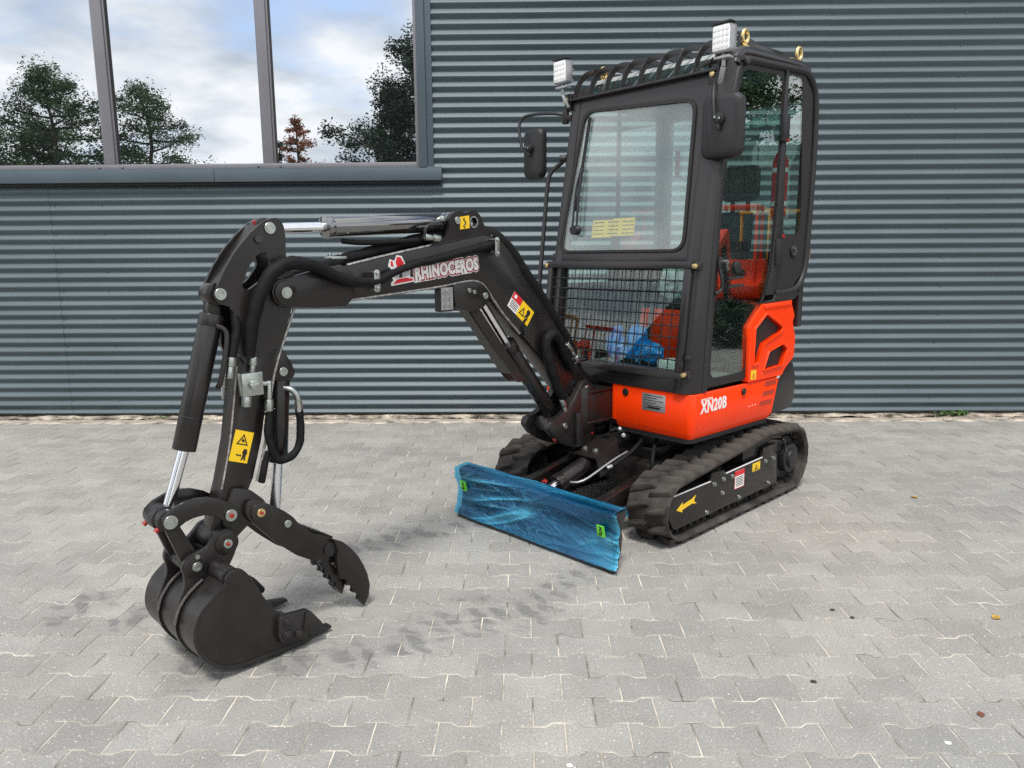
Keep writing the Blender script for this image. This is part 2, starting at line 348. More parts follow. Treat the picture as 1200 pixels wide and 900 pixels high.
    wr = t.nodes.new('ShaderNodeMapRange'); wr.inputs['From Min'].default_value = .25; wr.inputs['From Max'].default_value = .7; wr.inputs['To Min'].default_value = .25; t.links.new(wv.outputs['Fac'], wr.inputs['Value'])
    msw = t.nodes.new('ShaderNodeMath'); msw.operation = 'MULTIPLY'; t.links.new(ms.outputs[0], msw.inputs[0]); t.links.new(wr.outputs[0], msw.inputs[1])
    gate = t.nodes.new('ShaderNodeMath'); gate.operation = 'GREATER_THAN'; gate.inputs[1].default_value = .02; t.links.new(tot, gate.inputs[0])
    msg = t.nodes.new('ShaderNodeMath'); msg.operation = 'MULTIPLY'; t.links.new(msw.outputs[0], msg.inputs[0]); t.links.new(gate.outputs[0], msg.inputs[1])
    stain = t.nodes.new('ShaderNodeMix'); stain.data_type = 'RGBA'; stain.inputs['B'].default_value = (0.11, 0.11, 0.115, 1)
    t.links.new(msg.outputs[0], stain.inputs['Factor']); t.links.new(chip.outputs['Result'], stain.inputs['A'])
    t.links.new(stain.outputs['Result'], b.inputs['Base Color'])
    setp(b, Roughness=.82)
    b.inputs['Specular IOR Level'].default_value = .35
    nb = t.nodes.new('ShaderNodeBump'); nb.inputs['Strength'].default_value = .55; nb.inputs['Distance'].default_value = .0015
    t.links.new(n2.outputs['Fac'], nb.inputs['Height']); t.links.new(nb.outputs[0], b.inputs['Normal'])
    return m
PAVER = paver_mat()
SAND = mat('joint_sand', (0.29, 0.268, 0.225), 0.9, var=0.6, vscale=7, bump=0.6, bscale=200, col2=(0.46, 0.42, 0.35), detail=8)
SOIL = mat('dirt_and_grit', (0.13, 0.11, 0.085), 0.95, var=0.6, vscale=9, bump=0.9, bscale=60, col2=(0.36, 0.32, 0.26), detail=8)
KERB = mat('concrete_edging', (0.38, 0.33, 0.28), 0.9, var=0.35, vscale=5, bump=0.5, bscale=120, detail=8)
GRASS = mat('lawn_green', (0.045, 0.085, 0.02), 0.9, var=0.4, vscale=3)
TARMAC = mat('yard_tarmac', (0.29, 0.28, 0.265), 0.85, var=0.25, vscale=2)
LEAF = mat('foliage_green', (0.060, 0.105, 0.035), 0.7, var=0.45, vscale=0.9)
LEAFD = mat('foliage_dark_green', (0.026, 0.050, 0.018), 0.7, var=0.4, vscale=0.9)
LEAFR = mat('foliage_orange_lit', (0.36, 0.13, 0.06), 0.7, var=0.35, vscale=1.5)  # orange light on the tree is put into the leaf colour
BARK = mat('bark_brown', (0.075, 0.055, 0.042), 0.9, var=0.4, vscale=5)

# ------------------------------------------------------------------ mesh helpers
class MB:
    """collects simple solids into one mesh"""
    def __init__(s):
        s.v, s.f = [], []
    def add(s, vs, fs):
        b = len(s.v)
        s.v += [tuple(p) for p in vs]
        s.f += [tuple(b + i for i in f) for f in fs]
        return s
    def box(s, x0, x1, y0, y1, z0, z1):
        x0, x1 = min(x0, x1), max(x0, x1); y0, y1 = min(y0, y1), max(y0, y1); z0, z1 = min(z0, z1), max(z0, z1)
        return s.add([(x0, y0, z0), (x1, y0, z0), (x1, y1, z0), (x0, y1, z0), (x0, y0, z1), (x1, y0, z1), (x1, y1, z1), (x0, y1, z1)],
                     [(0, 3, 2, 1), (4, 5, 6, 7), (0, 1, 5, 4), (1, 2, 6, 5), (2, 3, 7, 6), (3, 0, 4, 7)])
    def hexa(s, p):
        return s.add(p, [(0, 3, 2, 1), (4, 5, 6, 7), (0, 1, 5, 4), (1, 2, 6, 5), (2, 3, 7, 6), (3, 0, 4, 7)])
    def bar(s, p, q, w, h, up=(0, 0, 1)):
        p, q = Vector(p), Vector(q); d = (q - p).normalized(); up = Vector(up)
        sd = d.cross(up)
        if sd.length < 1e-4: sd = d.cross(Vector((1, 0, 0)))
        sd.normalize(); u2 = sd.cross(d)
        a = [(-1, -1), (1, -1), (1, 1), (-1, 1)]
        return s.hexa([p + sd * (i * w / 2) + u2 * (j * h / 2) for i, j in a] + [q + sd * (i * w / 2) + u2 * (j * h / 2) for i, j in a])
    def cyl(s, p, q, r, r2=None, n=20, cap=True):
        p, q = Vector(p), Vector(q); r2 = r if r2 is None else r2
        d = (q - p).normalized(); a = d.orthogonal().normalized(); c = d.cross(a)
        vs = []
        for P, rr in ((p, r), (q, r2)):
            for i in range(n):
                t = 2 * PI * i / n
                vs.append(P + a * (rr * math.cos(t)) + c * (rr * math.sin(t)))
        fs = [(i, (i + 1) % n, n + (i + 1) % n, n + i) for i in range(n)]
        if cap: fs += [tuple(range(n - 1, -1, -1)), tuple(range(n, 2 * n))]
        return s.add(vs, fs)
    def ring(s, p, q, ro, ri, n=24):
        p, q = Vector(p), Vector(q); d = (q - p).normalized(); a = d.orthogonal().normalized(); c = d.cross(a)
        vs = []
        for P in (p, q):
            for rr in (ro, ri):
                for i in range(n):
                    t = 2 * PI * i / n
                    vs.append(P + a * (rr * math.cos(t)) + c * (rr * math.sin(t)))
        fs = []
        for i in range(n):
            j = (i + 1) % n
            fs += [(i, j, 2 * n + j, 2 * n + i), (n + j, n + i, 3 * n + i, 3 * n + j), (j, i, n + i, n + j), (2 * n + i, 2 * n + j, 3 * n + j, 3 * n + i)]
        return s.add(vs, fs)
    def tube(s, pts, r, n=10, smooth=4, rs=None, wob=0.0):
        pts = [Vector(p) for p in pts]
        if smooth and len(pts) > 2: pts, rs = spline(pts, smooth, rs)
        up = None; rings = []; vs = []
        for i, p in enumerate(pts):
            d = (pts[min(i + 1, len(pts) - 1)] - pts[max(i - 1, 0)]).normalized()
            if up is None: up = d.orthogonal().normalized()
            up = (up - d * up.dot(d)); up.normalize()
            c = d.cross(up); rr = rs[i] if rs else r
            for k in range(n):
                q = up * math.cos(2 * PI * k / n) + c * math.sin(2 * PI * k / n)
                f = 1.0
                if wob:
                    w = p + q * rr
                    f = 1 + wob * (mn.noise(w * 22) * .7 + (.5 - abs(mn.noise(w * 45 + Vector((3, 1, 7))))) * .9)
                vs.append(p + q * (rr * f))
        fs = []
        for i in range(len(pts) - 1):
            for k in range(n):
                j = (k + 1) % n
                fs.append((i * n + k, i * n + j, (i + 1) * n + j, (i + 1) * n + k))
        fs += [tuple(range(n - 1, -1, -1)), tuple((len(pts) - 1) * n + k for k in range(n))]
        return s.add(vs, fs)
    def prism(s, pts, a0, a1, axis=1, holes=()):
        """extrude a polygon given in the two other axes from a0 to a1"""
        def P(p, a):
            if axis == 1: return (p[0], a, p[1])
            if axis == 0: return (a, p[0], p[1])
            return (p[0], p[1], a)
        if not holes:
            n = len(pts)
            vs = [P(p, a0) for p in pts] + [P(p, a1) for p in pts]
            fs = [tuple(range(n - 1, -1, -1)), tuple(range(n, 2 * n))] + [(i, (i + 1) % n, n + (i + 1) % n, n + i) for i in range(n)]
            return s.add(vs, fs)
        loops = [list(pts)] + [list(h) for h in holes]
        flat = [p for l in loops for p in l]; n = len(flat)
        tb = bmesh.new(); tv = [tb.verts.new((p[0], p[1], 0)) for p in flat]; ix = {q: i for i, q in enumerate(tv)}; te = []; k = 0
        for l in loops:
            for i in range(len(l)): te.append(tb.edges.new((tv[k + i], tv[k + (i + 1) % len(l)])))
            k += len(l)
        res = bmesh.ops.triangle_fill(tb, use_beauty=True, use_dissolve=False, edges=te)
        tris = [tuple(ix[q] for q in f.verts) for f in tb.faces]; tb.free()
        vs = [P(p, a0) for p in flat] + [P(p, a1) for p in flat]
        fs = [tuple(t) for t in tris] + [tuple(n + i for i in reversed(t)) for t in tris]
        k = 0
        for l in loops:
            m = len(l)
            fs += [(k + i, k + (i + 1) % m, n + k + (i + 1) % m, n + k + i) for i in range(m)]
            k += m
        return s.add(vs, fs)
    def mesh(s, name, bevel=0.0, seg=2, ang=32, smooth=True):
        bm = bmesh.new()
        vs = [bm.verts.new(v) for v in s.v]
        for f in s.f:
            try: bm.faces.new([vs[i] for i in f])
            except ValueError: pass
        bmesh.ops.recalc_face_normals(bm, faces=bm.faces)
        if bevel > 0:
            bm.edges.ensure_lookup_table()
            es = [e for e in bm.edges if len(e.link_faces) == 2 and e.calc_face_angle(0) > R(ang)]
            bmesh.ops.bevel(bm, geom=es, offset=bevel, segments=seg, profile=0.5, affect='EDGES', clamp_overlap=True)
        me = bpy.data.meshes.new(name); bm.to_mesh(me); bm.free()
        if smooth:
            me.shade_smooth(); me.set_sharp_from_angle(angle=R(38))
        return me
def spline(pts, k, rs=None):
    out, ro = [], []
    n = len(pts)
    for i in range(n - 1):
        p0, p1, p2, p3 = pts[max(i - 1, 0)], pts[i], pts[i + 1], pts[min(i + 2, n - 1)]
        for j in range(k):
            t = j / k
            out.append(0.5 * ((2 * p1) + (p2 - p0) * t + (2 * p0 - 5 * p1 + 4 * p2 - p3) * t * t + (3 * p1 - p0 - 3 * p2 + p3) * t ** 3))
            if rs: ro.append(rs[i] * (1 - t) + rs[i + 1] * t)
    out.append(pts[-1])
    if rs: ro.append(rs[-1])
    return out, (ro if rs else None)
def link(name, me, m, parent=None):
    o = bpy.data.objects.new(name, me)
    COL.objects.link(o)
    if m is not None and len(me.materials) == 0: me.materials.append(m)
    if parent: o.parent = parent
    return o
def mk(name, mb, m, parent=None, frame=None, bevel=0.0, seg=2, label=None, ang=32):
    o = link(name, mb.mesh(name, bevel, seg, ang), m, parent)
    if frame: place(o, frame)
    if label: o['label'] = label
    return o
def place(o, fr):
    o.location = fr[0]; o.rotation_euler = (0, 0, fr[1])
def empty(name, loc, label, cat, group=None, rz=0):
    o = bpy.data.objects.new(name, None); COL.objects.link(o)
    o.empty_display_size = 0.2
    o.location = loc; o.rotation_euler = (0, 0, rz)
    return tag(o, label, cat, group)
def tag(o, label, cat, group=None):
    o['label'] = label; o['category'] = cat
    if group: o['group'] = group
    return o
def structure(o):
    o['kind'] = 'structure'; return o
def rrect(x0, x1, y0, y1, r, n=4):
    pts = []
    for cx, cy, a0 in ((x1 - r, y1 - r, 0), (x0 + r, y1 - r, 90), (x0 + r, y0 + r, 180), (x1 - r, y0 + r, 270)):
        for i in range(n + 1):
            a = R(a0 + 90 * i / n); pts.append((cx + r * math.cos(a), cy + r * math.sin(a)))
    return pts
def circ(cx, cy, r, n=16, ph=0):
    return [(cx + r * math.cos(2 * PI * i / n + ph), cy + r * math.sin(2 * PI * i / n + ph)) for i in range(n)]
def roundpoly(pts, r, n=3):
    """fillet every corner of a polygon"""
    out = []
    m = len(pts)
    for i in range(m):
        p, a, b = Vector(pts[i]), Vector(pts[i - 1]), Vector(pts[(i + 1) % m])
        da, db = (a - p), (b - p)
        rr = min(r, da.length * .45, db.length * .45)
        s, e = p + da.normalized() * rr, p + db.normalized() * rr
        for k in range(n + 1):
            t = k / n
            q = (1 - t) ** 2 * s + 2 * t * (1 - t) * p + t * t * e
            out.append((q.x, q.y))
    return out
def text_mesh(s, size, offset=0.0, extrude=0.0006, xscale=1.0, shear=0.0):
    c = bpy.data.curves.new('lettering', 'FONT')
    c.body = s; c.size = size; c.offset = offset; c.extrude = extrude; c.shear = shear; c.align_x = 'LEFT'; c.resolution_u = 4
    c.space_character = 1.10
    o = bpy.data.objects.new('lettering', c); COL.objects.link(o)
    dg = bpy.context.evaluated_depsgraph_get(); dg.update()
    me = bpy.data.meshes.new_from_object(o.evaluated_get(dg))
    bpy.data.objects.remove(o); bpy.data.curves.remove(c)
    for v in me.vertices: v.co.x *= xscale
    return me
def lay(me, org, ex, ey):
    """put a flat XY mesh on a plane given by an origin and two unit axes"""
    ex = Vector(ex).normalized(); ey = Vector(ey); ey = (ey - ex * ey.dot(ex)).normalized(); ez = ex.cross(ey)
    M = Matrix((ex, ey, ez)).transposed().to_4x4(); M.translation = Vector(org)
    me.transform(M); return me
def width(me):
    xs = [v.co.x for v in me.vertices]; return max(xs) - min(xs), min(xs)

# ------------------------------------------------------------------ ground and paving
g = MB(); g.add([(-400, -400, -0.10), (400, -400, -0.10), (400, 400, -0.10), (-400, 400, -0.10)], [(0, 1, 2, 3)])
structure(mk('ground', g, GRASS))
g = MB(); g.add([(-40, -12, -0.05), (40, -12, -0.05), (40, 5.98, -0.05), (-40, 5.98, -0.05)], [(0, 1, 2, 3)])
structure(mk('yard', g, TARMAC))
pave = structure(mk('pavement', MB().box(-9.5, 9.5, -3.2, 6.045, -0.045, -0.0028), SAND))
PP, RR, X0, Y0 = 0.18588, 0.12876, -0.06885, 1.91354
DEL, SL, GAP = 0.0095, 0.012, 0.0020
def paver_shape(w, wz):
    h, hw = RR / 2 - wz, w / 2 - wz
    q = w / 4
    return [(-hw, -h - DEL), (-q - SL, -h - DEL), (-q + SL, -h + DEL), (q - SL, -h + DEL), (q + SL, -h - DEL), (hw, -h - DEL),
            (hw, h + DEL), (q + SL, h + DEL), (q - SL, h - DEL), (-q + SL, h - DEL), (-q - SL, h + DEL), (-hw, h + DEL)]
def paver_geo(mb, cx=0, cy=0, tz=0, rz=0, tx=0, ty=0, hi=True):
    a, b = paver_shape(PP, GAP), paver_shape(PP, GAP + 0.0028)
    cs, sn = math.cos(rz), math.sin(rz)
    def T(p, z): return (cx + p[0] * cs - p[1] * sn, cy + p[0] * sn + p[1] * cs, z + tz + tx * p[0] + ty * p[1])
    n = 12
    vs = [T(p, -0.02) for p in a] + [T(p, -0.0022) for p in a] + [T(p, 0.0) for p in b]
    fs = []
    for i in range(n):
        j = (i + 1) % n
        fs += [(i, j, n + j, n + i), (n + i, n + j, 2 * n + j, 2 * n + i)]
    fs.append(tuple(range(2 * n, 3 * n)))
    mb.add(vs, fs)
one = MB(); paver_geo(one)
pav_me = one.mesh('paver', smooth=False); pav_me.materials.append(PAVER)
cells = []
k0, k1 = int((-3.1 - Y0) / RR), int((6.03 - Y0) / RR)
for k in range(k0, k1 + 1):
    cy = Y0 + (k) * RR
    off = 0.5 if k % 2 == 0 else 0.0
    for i in range(-50, 52):
        cx = X0 + (i + off) * PP
        if abs(cx) < 9.35 and cy + RR / 2 < 6.045:
            cells.append((cx, cy))
def in_view(x, y):
    d = Vector((x, y, 0)) - Vector((0, 0, 1.36)); z = d.dot(_f)
    if z < .2: return None
    u, v = 600 + 867.75 * d.dot(_r) / z, 450 - 867.75 * d.dot(_u) / z
    return z if (-15 < u < 1215 and v < 915) else None
seen = sorted([(in_view(x, y), x, y) for x, y in cells if in_view(x, y)])
near = set((x, y) for _, x, y in seen[:300])
rest = MB(); tones = []
rr_ = random.Random(3)
for (x, y) in cells:
    tz = rr_.uniform(-.0012, .0008); rz = rr_.uniform(-.008, .008); tx = rr_.uniform(-.006, .006); ty = rr_.uniform(-.006, .006)
    if (x, y) in near:
        o = link('paver', pav_me, None, pave)
        o.location = (x, y, tz); o.rotation_euler = (ty, -tx, rz)
    else:
        paver_geo(rest, x, y, tz, rz, tx, ty); tones += [rr_.random()] * 36
o = link('paver_field', rest.mesh('paver_field', smooth=False), PAVER, pave); o['kind'] = 'stuff'
at = o.data.attributes.new('tone', 'FLOAT', 'POINT'); at.data.foreach_set('value', tones)
WY = 6.2146
structure(mk('concrete_edging', MB().box(-12, 9.5, 6.05, 6.11, -0.05, 0.004), KERB, bevel=.004))
# dirt strip between the edging and the wall, lumpy
ds = MB(); NX = 420
vs, fs = [], []
for i in range(NX + 1):
    x = -12 + 21.5 * i / NX
    for j in range(7):
        y = 6.112 + .13 * j / 6
        z = 0.006 + 0.016 * mn.noise(Vector((x * 3.1, y * 9, 0))) + 0.012 * mn.noise(Vector((x * 17, y * 30, 2))) + .010 * j / 6
        vs.append((x, y, z))
for i in range(NX):
    for j in range(6):
        fs.append((i * 7 + j, (i + 1) * 7 + j, (i + 1) * 7 + j + 1, i * 7 + j + 1))
structure(mk('dirt_strip', ds.add(vs, fs), SOIL))
grit = MB()
for i in range(700):
    x = rr_.uniform(-5.2, 5.2); y = rr_.choice([rr_.uniform(6.04, 6.2), rr_.uniform(6.0, 6.12)]); r = rr_.uniform(.002, .007)
    grit.add([(x + r, y, .012), (x - r * .6, y + r, .010), (x - r * .7, y - r, .011), (x, y, .012 + r * 1.3)], [(0, 1, 3), (1, 2, 3), (2, 0, 3)])
o = structure(mk('loose_grit', grit, SOIL)); o['kind'] = 'stuff'

lit = MB()
for i in range(170):
    x = rr_.uniform(-5.2, 5.0) if i % 3 else rr_.choice([-2.9, -1.2, .6, 2.1, 3.3]) + rr_.gauss(0, .15); y = rr_.uniform(6.05, 6.19); r = rr_.uniform(.006, .017); a = rr_.uniform(0, 6.3)
    c_, s_ = math.cos(a) * r, math.sin(a) * r
    lit.add([(x - c_, y - s_, .02), (x + s_ * .5, y - c_ * .5, .026), (x + c_, y + s_, .021), (x - s_ * .5, y + c_ * .5, .03)], [(0, 1, 2, 3)])
o = structure(mk('leaf_litter', lit, mat('brown_litter', (.10, .062, .035), .9, var=.5, vscale=20, col2=(.22, .15, .08)))); o['kind'] = 'stuff'
# ------------------------------------------------------------------ building
bld = empty('warehouse_building', (0, WY, 0), 'slate grey corrugated metal warehouse with reflective windows behind the digger', 'building')
LAM, AMP, ZB, ZT = 0.07805, 0.0118, 0.045, 5.0
def wav(z):
    # rounded zigzag: broad flat flanks, crest half a pitch above each fixing
    t = ((z - 0.152) / LAM) % 1.0
    k = max(-1, min(1, (1 - abs(t - .5) * 4) * 1.16))
    return -AMP * (math.copysign(1 - (1 - abs(k)) ** 1.25, k) if abs(k) > .72 else k)
def clad(x0, x1, z0, z1, dy, name='cladding_sheet'):
    n = max(2, int((z1 - z0) / (LAM / 14)))
    m = max(4, int((x1 - x0) / .32))
    vs, fs = [], []
    for i in range(n + 1):
        z = z0 + (z1 - z0) * i / n
        for j in range(m + 1):
            x = x0 + (x1 - x0) * j / m
            w = .0016 * mn.noise(Vector((x * .9, z * 1.6, 3 + dy * 900))) + .0006 * mn.noise(Vector((x * 3.1, z * 14, 7)))
            q = .0022 * mn.noise(Vector((x * .7, z * .5, 21 + dy * 900)))
            vs.append((x, wav(z + q) - dy + w, z))
    k = m + 1
    for i in range(n):
        for j in range(m): fs.append((i * k + j, i * k + j + 1, (i + 1) * k + j + 1, (i + 1) * k + j))
    N = len(vs)
    for (i0, j0, i1, j1) in ((0, 0, n, 0), (0, m, n, m)):   # folded side edges
        base = len(vs)
        for i in range(n + 1):
            p = vs[i * k + j0]; vs.append((p[0], p[1] + .004, p[2]))
        for i in range(n): fs.append((i * k + j0, (i + 1) * k + j0, base + i + 1, base + i))
    return mk(name, MB().add(vs, fs), CLAD, bld)
WL, WR, WZ = -8.6, -0.80, 2.05     # window opening
seams = [-13.0, -8.9, -3.955, -0.74, 2.36, 6.6]
clad(-13.0, -8.9 + .02, ZB, ZT, 0.0)
clad(-8.9, -3.955 + .05, ZB, 1.965, 0.0024)
clad(-3.955, -0.74, ZB, 1.965, 0.0)
clad(-0.74, 2.40, ZB, ZT, 0.0024)
clad(2.38, 6.6, ZB, ZT, 0.0)
clad(-8.9, -0.74, 4.6, ZT, 0.0)
mk('plinth', MB().box(-13, 6.6, .012, .20, -.09, .06), PLINTH, bld)
mk('base_flashing', MB().box(-13, 6.6, -.004, .012, .036, .046), TRIM, bld)
mk('wall_core', MB().box(-13, 6.59, .10, 8.0, -.08, 4.98), PLINTH, bld)
mk('roof', MB().box(-13.1, 6.7, -.08, 8.1, 5.0, 5.2), TRIM, bld)
mk('corner_trim', MB().box(6.6, 6.7, -.03, .12, .03, 5.0), TRIM, bld)
# fixings
sc = MB()
zs = [.152 + 0.2342 * k for k in range(0, 21)]
for cx, lo, hi in ((-3.885, 0, 1.9), (-3.485, 0, 1.9), (-.62, 0, 5), (.40, 0, 5), (1.42, 0, 5), (2.39, 0, 5), (3.45, 0, 5), (4.5, 0, 5)):
    for k, z in enumerate(zs):
        if lo < z < hi:
            zz = z + (-.078 if (k == 5 and cx < 0) else 0)
            x = cx + rr_.uniform(-.012, .012)
            sc.cyl((x, AMP + .001, zz), (x, AMP - .004, zz), .0085, n=8).cyl((x, AMP - .004, zz), (x, AMP - .009, zz), .0055, n=6)
o = mk('fixing_screw', sc, SCREWM, bld); o['kind'] = 'stuff'
# window
YF = -.018
win = mk('window', MB().box(WL, WR, .05, .09, 2.09, 4.6), SEAL, bld)
mull = [(-3.408, -3.300), (-2.105, -2.004), (-7.0, -6.9), (-5.2, -5.1)]
edges = [WL, -7.0, -6.9, -5.2, -5.1, -3.408, -3.300, -2.105, -2.004, -.862]
for i in range(0, 10, 2):
    mk('pane', MB().box(edges[i] - .004, edges[i + 1] + .004, .018, .03, 2.105, 4.56), PANE, win)
for a, b in mull:
    mk('mullion', MB().box(a, b - .018, YF, .04, 2.112, 4.56).box(b - .018, b, -.004, .04, 2.112, 4.56), FRAMEALU, win, bevel=.003)
    mk('seal', MB().box(b, b + .007, .0, .03, 2.112, 4.56).box(a - .007, a, .0, .03, 2.112, 4.56), SEAL, win)
mk('frame_rail', MB().box(WL, WR - .0605, YF, .04, 2.072, 2.112), FRAMEALU, win, bevel=.003)
mk('frame_rail', MB().box(WL, WR, YF, .04, 4.56, 4.62), FRAMEALU, win, bevel=.003)
mk('frame_stile', MB().box(-.862, -.838, YF, .04, 2.074, 4.56), FRAMEALU, win, bevel=.003)
mk('jamb_trim', MB().box(-.838, -.772, -.030, .04, 2.06, 4.7), TRIM, win, bevel=.003)
mk('jamb_trim', MB().box(-.771, -.720, -.020, .04, 2.06, 4.7), TRIM, win, bevel=.003)
for a, b in mull[:2]:
    for xa in (a - .05, b + .03): mk('drain_cap', MB().box(xa, xa + .02, YF - .004, YF, 2.08, 2.087), SEAL, win)
mk('sill', MB().box(-8.9, -2.5, -.062, .0, 1.965, 2.062).box(-8.9, -2.5, -.030, .03, 2.062, 2.073), TRIM, win, bevel=.002)
mk('sill', MB().box(-2.497, -.655, -.061, .0, 1.965, 2.062).box(-2.497, -.655, -.030, .03, 2.062, 2.073), TRIM, win, bevel=.002)
mk('sill_shade_strip', MB().box(-8.9, -.665, -.03, .0, 1.945, 1.9645), SEAL, win)  # black strip added where the sill's shadow falls

# ------------------------------------------------------------------ the digger
EX = empty('mini_excavator', (0.79337, 4.15637, 0), 'black and orange mini digger with cab, bent boom and blue-wrapped dozer blade', 'excavator', rz=R(-135))
FU = ((0, 0, 0), 0.0)                       # undercarriage frame: x forward, y to the machine's left
FV = ((0, 0, 0), R(-2.0))                   # slewed upper body
FW = ((0.00785, -0.1798, 0), R(2.5))        # boom plane
def P(name, mb, m, frame=None, parent=None, bevel=0.0, **k):
    """part of the digger (frame given) or sub-part of one of its parts (parent given)"""
    return mk(name, mb, m, parent or EX, None if parent else frame, bevel, **k)
def pinhead(parent, x, z, y, r=.02, m=ZINC, cap=None, h=.006, s=1):
    a = MB().cyl((x, y, z), (x, y + s * h, z), r, n=24)
    P('pin_head', a, m, parent=parent, bevel=.0008, seg=1)
    if cap:
        P('grease_cap', MB().cyl((x, y + s * h, z), (x, y + s * (h + .006), z), r * .38, n=10), cap, parent=parent, bevel=.001)
    else:
        P('pin_ring', MB().ring((x, y + s * h, z), (x, y + s * (h + .0016), z), r * .66, r * .50, n=20), m, parent=parent)
def bolt(parent, x, z, y, r=.011, m=ZINC):
    P('bolt', MB().cyl((x, y, z), (x, y + .003, z), r * 1.25, n=14).cyl((x, y + .003, z), (x, y + .011, z), r, n=6), m, parent=parent, bevel=.001)
def bead(parent, pts, y, r=.005, m=EDGE):
    P('weld_bead', MB().tube([(p[0], y, p[1]) for p in pts], r, n=6, smooth=4), m, parent=parent)

# ---- tracks
def hull_path(circs, step=.02):
    pts = []
    for (cx, cz, r) in circs:
        for i in range(72):
            a = 2 * PI * i / 72
            pts.append((cx + r * math.cos(a), cz + r * math.sin(a)))
    pts = sorted(set(pts))
    def half(ps):
        h = []
        for p in ps:
            while len(h) > 1 and (h[-1][0] - h[-2][0]) * (p[1] - h[-2][1]) - (h[-1][1] - h[-2][1]) * (p[0] - h[-2][0]) <= 0: h.pop()
            h.append(p)
        return h
    lo, up = half(pts), half(pts[::-1])
    loop = [Vector((p[0], p[1])) for p in lo[:-1] + up[:-1]]
    L = [0]
    for i in range(len(loop)): L.append(L[-1] + (loop[(i + 1) % len(loop)] - loop[i]).length)
    tot = L[-1]; n = int(tot / step); out = []
    for k in range(n):
        s = tot * k / n; i = max(j for j in range(len(loop)) if L[j] <= s)
        t = (s - L[i]) / max(1e-9, L[i + 1] - L[i]); out.append(loop[i].lerp(loop[(i + 1) % len(loop)], t))
    return out, tot
CIR = [(-.535, .198, .176), (.598, .163, .141), (-.22, .36, .036)]
path, total = hull_path(CIR)
LUGH = .026
def lug_mesh(side):
    # chevron half-lug: x along the belt, y across, z outward
    mb = MB()
    def X(y): return -.34 * y
    yi, yo_ = -.010 * side, .115 * side
    b = [(-.015 + X(yi), yi), (.015 + X(yi), yi), (.026 + X(yo_), yo_), (-.026 + X(yo_), yo_)]
    yt = .098 * side; yj = .004 * side
    t = [(-.007 + X(yj), yj), (.007 + X(yj), yj), (.011 + X(yt), yt), (-.010 + X(yt), yt)]
    mb.hexa([(x, y, -.003) for x, y in b] + [(x, y, LUGH) for x, y in t])
    return mb.mesh('tread_lug', .0025, 1)
LUGM = {s: lug_mesh(s) for s in (-1, 1)}
for s in LUGM: LUGM[s].materials.append(RUBBER)
